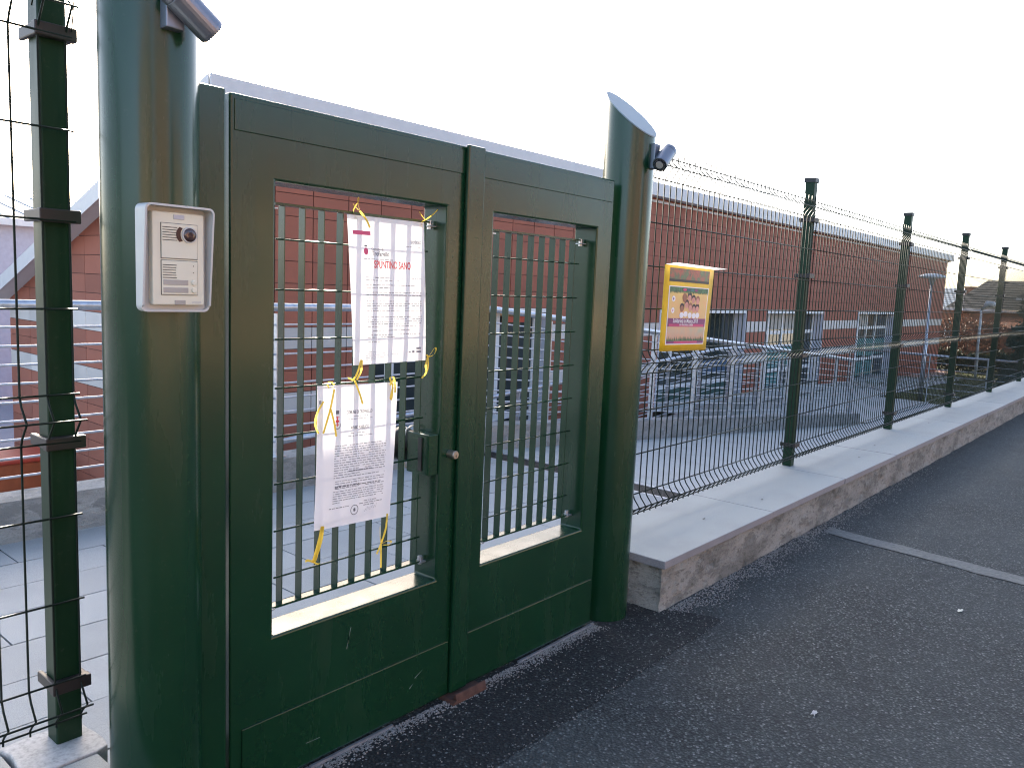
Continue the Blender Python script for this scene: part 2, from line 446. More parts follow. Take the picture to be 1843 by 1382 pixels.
tz = MB().quad((14.4, 7.0, -.84), (17.0, 7.0, -.84), (17.0, 8.8, -.84), (14.4, 8.8, -.84)).quad((17, 4.9, -.88), (22.1, 4.9, -.88), (22.1, 8.8, -.88), (17, 8.8, -.88)).quad((22.1, 6.2, -.9), (40, 6.9, -1.42), (40, 8.8, -1.42), (22.1, 8.8, -.9))
struct('terrace', tz, 'rampconc')
struct('terrace_joint', MB().box(15.2, 21.8, 7.42, 7.47, -.838, -.834), 'steel_dark')
struct('lower_yard', MB().quad((-40, 5.2, -1.82), (14.4, 5.2, -1.82), (14.4, 60, -1.82), (-40, 60, -1.82)), 'yardfloor')
lm = MB(); xs = [22.0, 28, 34, 40, 47]; zl = lambda x: -.93 - (x-22)*.0265
for a, b in zip(xs[:-1], xs[1:]): lm.quad((a, 2.385, zl(a)), (b, 2.385, zl(b)), (b, 60 if a > 39 else 8.4, zl(b)), (a, 60 if a > 39 else 8.4, zl(a)))
struct('lawn', lm, 'lawn')
struct('garden_path', MB().quad((33, 7.6, zl(33)+.02), (40.5, 7.9, zl(40.5)+.02), (40.5, 9.6, zl(40.5)+.02), (33, 8.45, zl(33)+.02)), plain('path_tile', (.42, .26, .20), .8))

# ------------------------------------------------------------------ drain grate
dg_ = empty('drain_grate', (5.53, 3.8, -.01))
adopt(dg_, MB().box(5.405, 5.425, 2.40, 5.0, -.05, .001).box(5.64, 5.66, 2.40, 5.0, -.05, .001).build('frame', 'galv'))
adopt(dg_, MB().box(5.425, 5.64, 2.40, 5.0, -.055, -.05).build('channel_floor', 'black'))
bar = MB().box(-.0045, .0045, 0, 2.59, -.03, -.001).mesh('bar'); bar.materials.append(M['steel_dark'])
for k in range(7): inst(bar, 'bar', (5.447+k*.0285, 2.405, 0), dg_)
cb = MB().box(5.426, 5.639, -.003, .003, -.03, -.004).mesh('cross_bar'); cb.materials.append(M['steel_dark'])
for k in range(19): inst(cb, 'cross_bar', (0, 2.47+k*.135, 0), dg_)
tag(dg_, 'dark slotted metal drain grate across the entrance paving at the ramp top', 'drain grate')

# ------------------------------------------------------------------ low concrete wall with the galvanised railing
def lw_top(x): return .24 if x < 5.75 else .24 - .084*(x-5.75)
lwr = empty('low_wall', (5, 5.12, 0))
mb = MB(); X = [-6, 2, 4, 5.75, 8, 10, 12, 14, 15.6, 16.9]
for a, b in zip(X[:-1], X[1:]):
    for (ya, yb, za, zb) in ((5.0, 5.0, -1.84, None), (5.0, 5.24, None, None), (5.24, 5.24, None, -1.84)):
        z1a = za if za is not None else lw_top(a); z1b = za if za is not None else lw_top(b)
        z2a = zb if zb is not None else lw_top(a); z2b = zb if zb is not None else lw_top(b)
        mb.quad((a, ya, z1a), (b, ya, z1b), (b, yb, z2b), (a, yb, z2a))
mb.quad((16.9, 5.0, -1.84), (16.9, 5.24, -1.84), (16.9, 5.24, lw_top(16.9)), (16.9, 5.0, lw_top(16.9)))
adopt(lwr, mb.build('wall', 'conc_low'))
tag(lwr, 'low bare concrete wall under the galvanised railing, sloping down beside the ramp', 'wall')

def railing(name, label, rail_path, post_pts, nw, step, post_h, side=(0, 1, 0), group=None):
    root = empty(name, post_pts[0])
    adopt(root, MB().tube(rail_path, .030, 10).build('handrail', 'galv', smooth=True))
    for k in range(1, nw+1):
        adopt(root, MB().tube([(p[0], p[1], p[2]-k*step-.02) for p in rail_path], .0075, 6).build('rail_wire', 'galv', smooth=True))
    w = .012 if side[1] else .03; d = .03 if side[1] else .012
    pm = MB().box(-w, w, -d, d, .006, post_h).mesh('post'); pm.materials.append(M['galv'])
    bm_ = MB().box(-.065, .065, -.065, .065, 0, .012).mesh('base_plate'); bm_.materials.append(M['galv'])
    for p in post_pts:
        inst(pm, 'post', p, root); inst(bm_, 'base_plate', p, root)
    tag(root, label, 'railing', group); return root
px = [-3.1+1.077*k for k in range(18)] + [16.45]
px = [-3.1, -2.02, -.94, .14, 1.2, 2.27, 3.345, 4.42, 5.5, 6.6, 7.66, 8.74, 9.82, 11.03, 12.1, 13.15, 14.33, 15.5, 16.48]
railing('ramp_railing', 'galvanised steel railing with round handrail on the low concrete wall beside the ramp',
        [(-5, 5.1, 1.352), (5.72, 5.1, 1.345), (16.55, 5.1, .40)], [(x, 5.1, lw_top(x)) for x in px], 9, .108, 1.06)
par = empty('ramp_parapet', (8, 7.0, -1.3))
adopt(par, MB().prism([(3, -1.84), (14.4, -1.84), (15.6, -1.84), (15.6, -.52), (14.4, -.52), (3, ramp2_z(3)+.30)], 1, 6.9, 7.06).build('wall', 'conc_low'))
tag(par, 'low concrete parapet of the second ramp flight in front of the facade', 'wall')
def r2(x): return ramp2_z(x)+.30
railing('second_railing', 'galvanised railing of the second ramp flight nearer the brick facade',
        [(3, 6.98, r2(3)+1.06), (14.4, 6.98, r2(14.4)+1.06), (18.6, 6.98, .50)],
        [(x, 6.98, r2(x) if x < 15.6 else -.84) for x in (4.2, 5.6, 7, 8.4, 9.8, 11.2, 12.5, 13.7, 14.9, 16.3, 17.6, 18.55)], 9, .105, 1.04)
railing('lawn_railing', 'galvanised railing crossing between terrace and lawn below the fence',
        [(22.1, 2.75, .30), (22.1, 7.0, .30)], [(22.1, y, -.93) for y in (2.8, 3.72, 5.0, 6.0, 6.95)], 6, .16, 1.22, side=(1, 0, 0))

# ------------------------------------------------------------------ school building
B = empty('school_building', (20, 11, -1.8))
FX0, FX1, FY = 4.9, 38.8, 8.5
TW, TH = .545, .27
openings = [(7.06, 11.0), (14.70, 18.92), (20.13, 24.32), (27.47, 31.81)]
ZT = 1.22
# wall core behind the tiles
def sub(iv, cuts):
    out = [iv]
    for a, b in cuts:
        nx = []
        for (p, q) in out:
            if b <= p or a >= q: nx.append((p, q)); continue
            if a > p: nx.append((p, a))
            if b < q: nx.append((b, q))
        out = nx
    return out
core = MB().box(FX0+.012, FX1, FY+.012, FY+.30, ZT, 3.44)
for a, b in sub((FX0+.012, FX1), openings): core.box(a, b, FY+.012, FY+.30, -1.9, ZT)
adopt(B, core.build('wall', 'joint'))
core = MB().prism([(FY+.3, -1.9), (15.4, -1.9), (15.4, 1.13), (FY+.3, 3.44)], 0, FX0+.012, FX0+.3)
adopt(B, core.build('side_wall', 'joint'))
adopt(B, MB().prism([(FY+.3, -1.9), (15.4, -1.9), (15.4, 1.13), (FY+.3, 3.44)], 0, FX1-.3, FX1-.0).build('side_wall', 'tile_red'))
adopt(B, MB().box(FX0+.3, FX1-.3, 15.1, 15.4, -1.9, 1.13).build('rear_wall', 'tile_red'))
cells = []
def is_white(z): return abs(z-.68) < .02 or abs(z+.13) < .02
z = ZT - 11*TH
rows = []
while z < 3.43: rows.append(z); z += TH
for z in rows:
    z1 = min(z+TH, 3.44)
    k = -3
    while True:
        xa = 6.10 + k*TW; k += 1
        xb = xa+TW
        if xb < FX0: continue
        if xa > FX1: break
        for p, q in sub((max(xa, FX0), min(xb, FX1)), openings if z < ZT-.01 else []):
            if q-p > .03: cells.append(('f', p, q, z, z1))
scells = []
for z in rows:
    k = 0
    while FY + k*TW < 15.4:
        ya = FY + k*TW; yb = min(ya+TW, 15.4); k += 1
        roofz = lambda y: 3.44 + (y-8.8)*(1.13-3.44)/(15.4-8.8) if y > 8.8 else 3.44
        za, zb = min(z+TH, roofz(ya)), min(z+TH, roofz(yb))
        if zb - z < .02 and za - z < .02: continue
        scells.append((ya, yb, z, max(za, z+.001), max(zb, z+.001)))
J = .0045
tile_cache = {}
def put_tile(c):
    _, p, q, z, z1 = c
    key = (round(q-p, 2), round(z1-z, 2), is_white(z))
    if key not in tile_cache:
        me = MB().box(J, key[0]-J, 0, .012, J, key[1]-J).mesh('wall_tile'); me.materials.append(M['tile_white' if key[2] else 'tile_red']); tile_cache[key] = me
    o = inst(tile_cache[key], 'wall_tile', (p, FY-random.uniform(0, .0015), z), B)
near = sorted([c for c in cells if c[3] > -.55], key=lambda c: (Vector(((c[1]+c[2])/2, FY, c[3]))-CAM).length)[:200]
ns = set(near)
for c in near: put_tile(c)
rest = {True: MB(), False: MB()}
for c in cells:
    if c in ns: continue
    rest[is_white(c[3])].box(c[1]+J, c[2]-J, FY, FY+.012, c[3]+J, c[4]-J)
for w in rest: o = rest[w].build('wall_tiles', 'tile_white' if w else 'tile_red'); o['kind'] = 'stuff'; adopt(B, o)
srest = {True: MB(), False: MB()}; cnt = 0
for (ya, yb, z, za, zb) in scells:
    pts = [(ya+J, z+J), (yb-J, z+J), (yb-J, max(zb-J, z+J+.001)), (ya+J, max(za-J, z+J+.001))]
    if ya > 11.2 and z > -1.0 and cnt < 98:
        mb = MB().prism([(y-ya, zz-z) for y, zz in pts], 0, 0, .012)
        me = mb.mesh('wall_tile'); me.materials.append(M['tile_white' if is_white(z) else 'tile_red'])
        inst(me, 'wall_tile', (FX0-random.uniform(0, .001), ya, z), B); cnt += 1
    else: srest[is_white(z)].prism(pts, 0, FX0, FX0+.012)
for w in srest: o = srest[w].build('wall_tiles', 'tile_white' if w else 'tile_red'); o['kind'] = 'stuff'; adopt(B, o)
# roof: a single slope falling to the rear, pale metal edge
RX0, RX1 = 4.61, 38.86
fz = lambda y: 3.66 - .35*(y-8.3)
adopt(B, MB().prism([(8.305, 3.45), (8.305, 3.66), (15.6, fz(15.6)), (15.6, fz(15.6)-.18), (8.6, 3.44)], 0, RX0+.01, RX1-.01).build('roof', 'soffit'))
adopt(B, MB().box(RX0, RX1, 8.26, 8.30, 3.435, 3.685).build('fascia', 'fascia', bevel=.006))
for xx in (RX0-.012, RX1+.0): adopt(B, MB().prism([(8.302, 3.44), (8.302, 3.685), (15.65, fz(15.65)+.02), (15.65, fz(15.65)-.2)], 0, xx, xx+.012).build('verge_board', 'fascia'))
adopt(B, MB().box(FX0-.02, FX1, FY-.018, FY-.001, 3.352, 3.40).build('trim_strip', 'soffit'))
adopt(B, MB().box(3.0, RX1, 15.67, 15.83, .92, 1.12).build('gutter', 'fascia'))
adopt(B, MB().tube([(4.50, 15.75, .92), (4.50, 15.75, -1.8)], .10, 12).build('downpipe', 'fascia', smooth=True))
vp = MB().tube([(14.75, 9.0, 3.38), (14.75, 9.0, 3.83)], .05, 10)
o = vp.build('roof_vent', 'metal_roof', smooth=True); adopt(B, o)
adopt(B, MB().tube([(14.75, 9.0, 3.80), (14.75, 9.0, 3.83), (14.75, 9.0, 3.86), (14.75, 9.0, 3.93)], [.06, .13, .12, .02], 12).build('vent_cowl', 'metal_roof', smooth=True))
# joinery in the openings
FYW = 8.80
def joinery(x0, x1, z0, mulls, transoms, panes, green_h=None):
    w = empty('window', ((x0+x1)/2, FYW, z0)); w.parent = B; w.matrix_parent_inverse = Matrix.Translation(-Vector(B.location))
    def ad(o): o.parent = w; o.matrix_parent_inverse = Matrix.Translation(-Vector(w.location)); return o
    # reveals: side cheeks and head
    ad(MB().box(x0+.002, x0+.05, FY-.01, FYW+.2, z0, ZT-.002).build('reveal', 'reveal'))
    ad(MB().box(x1-.05, x1-.002, FY-.01, FYW+.2, z0, ZT-.002).build('reveal', 'reveal'))
    ad(MB().box(x0+.05, x1-.05, FY-.01, FYW+.2, ZT-.07, ZT-.004).build('head', 'frame_white'))
    ad(MB().box(x0+.002, x1-.002, FY+.004, FYW+.2, -1.9, z0-.002).build('plinth', 'conc_low'))
    xs = [x0+.05] + list(mulls) + [x1-.05]
    for m_ in mulls: ad(MB().box(m_-.05, m_+.05, FYW-.03, FYW+.05, z0, ZT-.07).build('mullion', 'frame_white'))
    ad(MB().box(x0+.05, x0+.11, FYW-.028, FYW+.05, z0, ZT-.07).build('jamb', 'frame_white'))
    ad(MB().box(x1-.11, x1-.05, FYW-.028, FYW+.05, z0, ZT-.07).build('jamb', 'frame_white'))
    for i, (a, b) in enumerate(zip(xs[:-1], xs[1:])):
        for tz_, tt in transoms: ad(MB().box(a+.05, b-.05, FYW-.026, FYW+.048, tz_-tt, tz_+tt).build('transom', 'frame_white'))
        ad(MB().box(a+.05, b-.05, FYW+.0, FYW+.012, z0, ZT-.07).build('pane', 'glass'))
        for (i_, za, zb, mt) in panes:
            if i_ == i: ad(MB().box(a+.10, b-.10, FYW-.022, FYW-.004, za, zb).build('panel', mt))
    return w
joinery(7.06, 11.0, -1.7, [7.66, 9.95], [(-.62, .05)], [(1, .95, 1.12, 'dark_room')])
joinery(14.70, 18.92, -.86, [15.75, 17.05], [(-.50, .04)], [(0, -.86, -.55, 'darkgreen_panel'), (1, -.86, -.55, 'darkgreen_panel'), (2, -.86, -.55, 'darkgreen_panel'), (2, -.30, .02, 'bluepanel')])
joinery(20.13, 24.32, -.88, [20.95, 21.9, 22.95], [(.62, .05), (-.42, .05)], [(0, .70, 1.1, 'curtain'), (1, .70, 1.12, 'curtain'), (2, .7, 1.12, 'curtain'), (0, -.35, .22, 'teal'), (1, -.35, .22, 'teal'), (2, -.35, .2, 'teal'), (1, -.85, -.5, 'teal')])
joinery(27.47, 31.81, -1.05, [28.5, 29.4, 30.4], [(.66, .05), (-.42, .05)], [(1, .72, 1.12, 'curtain'), (0, -.3, .3, 'teal'), (1, -.3, .3, 'teal'), (2, -.34, .28, 'teal'), (3, -.3, .26, 'teal'), (1, -1.0, -.5, 'teal'), (2, -1.0, -.5, 'teal'), (0, -1.0, -.5, 'teal')])
# children's stickers and the red sign in the first opening
adopt(B, MB().box(10.02, 10.62, FYW-.07, FYW-.05, .97, 1.07).build('red_sign', 'redtoy'))
adopt(B, MB().box(7.2, 10.9, 9.6, 9.65, -1.7, 1.2).build('interior_screen', 'dark_room'))
tag(B, 'long single-storey school clad in terracotta tiles with pale stripes and pale roof edge', 'building')

# grey building behind on the left
Gb = empty('grey_building', (6, 26, -1.8))
adopt(Gb, MB().box(1.0, 14, 22, 30, -1.8, 2.62).build('wall', 'grey_wall'))
rf = MB().prism([(21.7, 2.63), (26, 3.5), (30.3, 2.63)], 0, .7, 14.3).build('roof', 'metal_roof'); adopt(Gb, rf)
sm = MB()
for k in range(22): sm.prism([(21.7, 2.66), (26, 3.53), (26, 3.5), (21.7, 2.63)], 0, .8+k*.62, .83+k*.62)
o = sm.build('roof_seams', 'metal_roof'); o['kind'] = 'stuff'; adopt(Gb, o)
adopt(Gb, MB().box(.68, 14.32, 21.62, 21.7, 2.5, 2.66).build('gutter', 'fascia'))
tag(Gb, 'grey rendered building with pale standing-seam metal roof behind the school', 'building')
# play objects in the lower yard, seen between the railing bars
t_ = empty('play_bench', (5.2, 13.2, -1.8))
t_ = empty('toy_arch', (3.75, 10.2, -1.82))
pts = [(3.55, 10.2, -1.82), (3.55, 10.2, -1.35), (3.65, 10.2, -1.18), (3.85, 10.2, -1.12), (4.05, 10.2, -1.18), (4.15, 10.2, -1.35), (4.15, 10.2, -1.82)]
adopt(t_, MB().tube(pts, .07, 8).build('frame', 'darktoy', smooth=True))
adopt(t_, MB().box(3.62, 4.08, 10.08, 10.32, -1.4, -1.34).build('seat', 'redtoy', bevel=.02))
tag(t_, 'dark red children\'s play frame in the lower yard behind the low wall', 'play frame')
bpy.data.objects.remove(bpy.data.objects['play_bench'])
t_ = empty('play_tub', (4.3, 13.3, -1.82))
adopt(t_, MB().prism([(3.72, -1.82), (4.62, -1.82), (4.72, -1.32), (3.6, -1.28)], 1, 12.9, 13.7).build('tub', 'orangetoy', bevel=.04))
adopt(t_, MB().box(3.56, 4.76, 12.86, 13.74, -1.31, -1.25).build('rim', 'redtoy', bevel=.02))
tag(t_, 'orange plastic play tub on the lower yard paving beside the side wall', 'play tub')

# ------------------------------------------------------------------ fence wall with granite coping
from mathutils import noise as mnoise
def rough_wall(name, x0, x1, y0, y1, z0, z1, nx):
    mb = MB(); nz = 9
    def dsp(a, z, seed):
        v = Vector((a*2.3, z*5.5, seed)); q = Vector((a*9, z*14, seed+5)); w = Vector((a*34, z*38, seed+9))
        step = .007 if mnoise.noise(v)+.45*mnoise.noise(q) > .06 else 0.      # skim coat fallen off in patches
        low = max(0, .05-(z-z0))*.25*(1+mnoise.noise(Vector((a*6, 0, seed))))  # crumbling foot
        return step + .006*mnoise.noise(q) + .003*mnoise.noise(w) - low*.6
    xs = []
    x = x0; k = 0
    while x < x1:
        xs.append(x); x += .022 if x < x0+6 else (.06 if x < x0+14 else .4)
    xs.append(x1); n = len(xs)-1; W = n+1
    for j in range(nz+1):
        z = z0+(z1-z0)*j/nz
        for a in xs: mb.v.append((a, y0+dsp(a, z, 1.), z))
    for j in range(nz):
        for i in range(n): mb.f.append((j*W+i, j*W+i+1, (j+1)*W+i+1, (j+1)*W+i))
    b0 = len(mb.v); ny = 24; V = ny+1
    for j in range(nz+1):
        z = z0+(z1-z0)*j/nz
        for i in range(V):
            yy = y0+(y1-y0)*i/ny
            mb.v.append(mb.v[j*W] if i == 0 else (x0+dsp(yy, z, 4.), yy, z))
    for j in range(nz):
        for i in range(ny): mb.f.append((b0+j*V+i+1, b0+j*V+i, b0+(j+1)*V+i, b0+(j+1)*V+i+1))
    mb.quad((x1, y1, z0), (x0, y1, z0), (x0, y1, z1), (x1, y1, z1))
    mb.quad((x0, y0+.01, z1), (x1, y0+.01, z1), (x1, y1, z1), (x0, y1, z1))
    return mb.build(name, 'conc_wall', smooth=False)
CT, CB = .278, .236
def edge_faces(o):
    o.data.materials.append(M['granite_edge_shade'])
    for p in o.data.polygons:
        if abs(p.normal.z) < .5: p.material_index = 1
fwl = empty('fence_wall', (8, 2.2, 0))
adopt(fwl, rough_wall('wall', 3.405, 40, 1.865, 2.36, -.02, CB, 240))
adopt(fwl, MB().box(3.41, 40, 2.362, 2.392, -1.84, CB-.002).build('wall', 'conc_low'))
x = 3.375; i = 0
while x < 39:
    L = 1.31
    o = MB().box(x+.002, x+L-.002, 1.835+random.uniform(-.002, .002), 2.41, CB, CT+random.uniform(-.001, .001)).build('coping_slab', 'granite', bevel=.004)
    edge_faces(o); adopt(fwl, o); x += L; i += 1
tag(fwl, 'low rough concrete wall topped with pale granite coping slabs carrying the mesh fence', 'wall')
fl = empty('fence_wall', (-1, 2.2, 0))
CL = .246
adopt(fl, rough_wall('wall', -6, .86, 1.87, 2.30, -.02, CL-.042, 60))
adopt(fl, MB().box(-2.2, .69, 1.84, 2.45, CL-.042, CL).build('coping_slab', 'granite', bevel=.004))
adopt(fl, MB().box(.693, .872, 1.84, 2.175, CL-.042, CL+.001).build('coping_slab', 'granite', bevel=.004))
adopt(fl, MB().box(-5.9, -2.203, 1.84, 2.45, CL-.042, CL).build('coping_slab', 'granite', bevel=.004))
mp = MB(); n = 18; ring = []
for k in range(n):
    a = 2*math.pi*k/n; r = 1 + random.uniform(-.08, .08)
    ring.append((.80+.105*r*max(-1, min(1, 1.35*math.cos(a))), 2.275+.10*r*max(-1, min(1, 1.35*math.sin(a)))))
mp.prism(ring, 2, CL-.05, CL+.006)
adopt(fl, mp.build('mortar_bed', 'mortar', bevel=.004))
tag(fl, 'short granite-capped wall under the fence beside the intercom pillar', 'wall')

# ------------------------------------------------------------------ mesh fence: posts and panels
prof = [(0, .335), (0, .352), (-.012, .366), (-.045, .395), (-.012, .435), (0, .462), (0, 1.128), (-.010, 1.150), (-.045, 1.191), (-.010, 1.232), (0, 1.256),
        (0, 2.166), (-.012, 2.190), (-.045, 2.232), (-.012, 2.262), (0, 2.276), (0, 2.325)]
WY = 2.262
vw = MB().tube([(0, y, z) for y, z in prof], .0038, 5).mesh('vertical_wire'); vw.materials.append(M['wire'])
vw_l = MB().tube([(0, y, z) for y, z in prof], .0029, 6).mesh('vertical_wire'); vw_l.materials.append(M['wire'])
for me_ in (vw, vw_l):
    for p in me_.polygons: p.use_smooth = True
rods = [(0, 2.286), (-.045, 2.234), (0, 2.168), (0, 1.937), (0, 1.708), (0, 1.481), (0, 1.256), (-.045, 1.191), (0, 1.128), (0, .926), (0, .688), (0, .463), (-.045, .393), (0, .350)]
def panel(x0, x1, x_first, label, dz=0., group=None):
    root = empty('mesh_fence_panel', (x_first, WY, .3+dz))
    L = x1-x0
    for (dy, z) in rods:
        o = MB().tube([(x0, WY+dy-.006, z+dz), (x1, WY+dy-.006, z+dz)], .003 if dz else .0038, 5).build('horizontal_wire', 'wire', smooth=True); adopt(root, o)
    x = x_first
    while x <= x1:
        inst(vw_l if dz else vw, 'vertical_wire', (x, WY, dz), root); x += .0648
    tag(root, label, 'fence panel', 'green mesh fence panels'); return root
PX = [6.105, 8.755, 11.37, 14.02, 16.67, 19.32, 21.97]
lab = ['green wire mesh fence panel carrying the yellow poster board', 'second green mesh panel from the gate pillar, between first and second coping posts',
       'third green mesh panel from the gate pillar along the granite coping', 'fourth green mesh panel from the gate pillar along the granite coping',
       'fifth green mesh panel from the gate pillar along the granite coping', 'sixth green mesh panel from the gate pillar along the granite coping', 'seventh green mesh panel from the gate pillar along the granite coping']
xa = 3.33
for k, x in enumerate(PX):
    panel(xa, x-.006, xa+.028 if k else 3.36, lab[k]); xa = x+.006
panel(-1.75, .878, -1.60+.0025, 'green mesh fence panel beside the intercom pillar', dz=-.02)
cap = MB().box(-.040, .040, -.043, .043, 0, .032).mesh('cap'); cap.materials.append(M['black'])
def post(x, y, z0, z1, label, clips):
    root = empty('fence_post', (x, y, z0))
    o = MB().box(x-.034, x+.034, y-.035, y+.035, z0, z1).build('shaft', 'green_post', bevel=.006); adopt(root, o)
    inst(cap, 'cap', (x, y, z1-.004), root)
    for zc in clips:
        c = MB().box(x-.050, x+.050, y-.062, y-.0355, zc-.017, zc+.017).box(x-.048, x-.0345, y-.0356, y+.058, zc-.015, zc+.015).box(x+.0345, x+.048, y-.0356, y+.058, zc-.015, zc+.015)
        adopt(root, c.build('clip', 'clip', bevel=.003))
    tag(root, label, 'fence post', 'green fence posts'); return root
ordn = ['first', 'second', 'third', 'fourth', 'fifth', 'sixth', 'seventh']
for k, x in enumerate(PX):
    post(x, 2.31, CT, 2.435, '%s dark green square fence post from the gate along the granite coping' % ordn[k], (2.155, 1.74, 1.14, .445))
post(.842, 2.316, CL, 2.42, 'dark green square fence post standing beside the intercom pillar', (2.155, 1.70, 1.105, .425))
post(-1.79, 2.316, CL, 2.42, 'dark green square fence post farther along past the intercom pillar', (2.155, 1.70, 1.105, .425))
# tie wires on the left panel
tw = MB().tube([(.785, 2.25, 2.20), (.80, 2.24, 2.30), (.83, 2.24, 2.34), (.885, 2.25, 2.26), (.876, 2.25, 2.16)], .002, 5)
tag(tw.build('tie_wire', 'wire', smooth=True), 'thin wire loop tied over the fence post top beside the intercom pillar', 'wire')

# ------------------------------------------------------------------ cylindrical pillars with slanted caps
def pillar(cx, cy, r, label):
    root = empty('gate_pillar', (cx, cy, 0)); n = 64
    zl_, zh = 2.258, 2.473
    mb = MB(); i0 = 0
    for k in range(n):
        a = 2*math.pi*k/n; mb.v.append((cx+r*math.cos(a), cy+r*math.sin(a), -.01))
    for k in range(n):
        a = 2*math.pi*k/n; mb.v.append((cx+r*math.cos(a), cy+r*math.sin(a), zl_+(zh-zl_)*(1+math.sin(a))/2))
    for k in range(n): mb.f.append((k, (k+1) % n, n+(k+1) % n, n+k))
    adopt(root, mb.build('shaft', 'green', smooth=True))
    cp = MB(); rc = r+.003
    for h in (0, .006):
        for k in range(n):
            a = 2*math.pi*k/n; cp.v.append((cx+rc*math.cos(a), cy+rc*math.sin(a), zl_+(zh-zl_)*(1+math.sin(a))/2+h))
    for k in range(n): cp.f.append((k, (k+1) % n, n+(k+1) % n, n+k))
    cp.f.append(tuple(range(n, 2*n))); cp.f.append(tuple(range(n-1, -1, -1)))
    adopt(root, cp.build('cap', 'cap_sky_tint'))
    return tag(root, label, 'pillar')
CLx, CLy, CRx, CRy, PR = .966, 2.024, 3.204, 2.064, .115
pillar(CLx, CLy, PR, 'dark green round steel gate pillar carrying the intercom')
pillar(CRx, CRy, PR, 'dark green round steel gate pillar with slanted cap beside the granite coping')
# ------------------------------------------------------------------ spotlights
def spot(c, ax, face, label):
    root = empty('spotlight', c); c = Vector(c); ax = Vector(ax).normalized()
    r = .034
    body = MB().tube([c-ax*.065, c-ax*.063, c-ax*.045, c-ax*.0445, c-ax*.042, c+ax*.055, c+ax*.062], [r*.9, r, r, r*.94, r, r, r*.97], 28)
    adopt(root, body.build('housing', 'alu', smooth=False))
    o = MB().tube([c+ax*.0622, c+ax*.0640], [r*.86, r*.86], 24).build('bezel', 'black'); adopt(root, o)
    o = MB().tube([c+ax*.064, c+ax*.0665], [r*.52, r*.50], 20).build('led_lens', 'nameplate'); adopt(root, o)
    u = ax.orthogonal().normalized(); w = ax.cross(u)
    fin = MB()
    for k in range(22):
        a = 2*math.pi*k/22; d = u*math.cos(a)+w*math.sin(a)
        p = c+ax*.0652+d*r*.60; q = c+ax*.0652+d*r*.80
        fin.tube([p, q], .0013, 4)
    adopt(root, fin.build('heat_sink_fins', 'alu'))
    fx, fy, fz_ = face
    adopt(root, MB().box(fx-.022, fx+.022, fy-.030, fy+.03, fz_-.055, fz_+.055).build('mounting_plate', 'alu', bevel=.003))
    adopt(root, MB().tube([(fx, fy-.02, fz_), tuple(c)], .010, 8).build('arm', 'alu', smooth=True))
    return tag(root, label, 'spotlight')
spot((3.232, 1.895, 2.168), (-.78, -.10, -.60), (3.225, 1.958, 2.175), 'grey cylindrical spotlight on the pillar beside the fence panel with the poster board')
spot((.992, 1.865, 2.175), (.80, -.06, -.60), (.962, 1.912, 2.185), 'grey cylindrical spotlight high on the intercom pillar')
# ------------------------------------------------------------------ jamb plate beside the left pillar
jr = empty('gate_jamb', (1.12, 2.03, 0))
adopt(jr, MB().box(1.075, 1.158, 2.00, 2.055, -.01, 2.052).build('jamb_bar', 'green', bevel=.006))
adopt(jr, MB().box(1.158, 1.172, 2.075, 2.13, .0, 2.04).build('stop_strip', 'green', bevel=.003))
tag(jr, 'flat green steel jamb bar between the intercom pillar and the wider gate leaf', 'gate jamb')

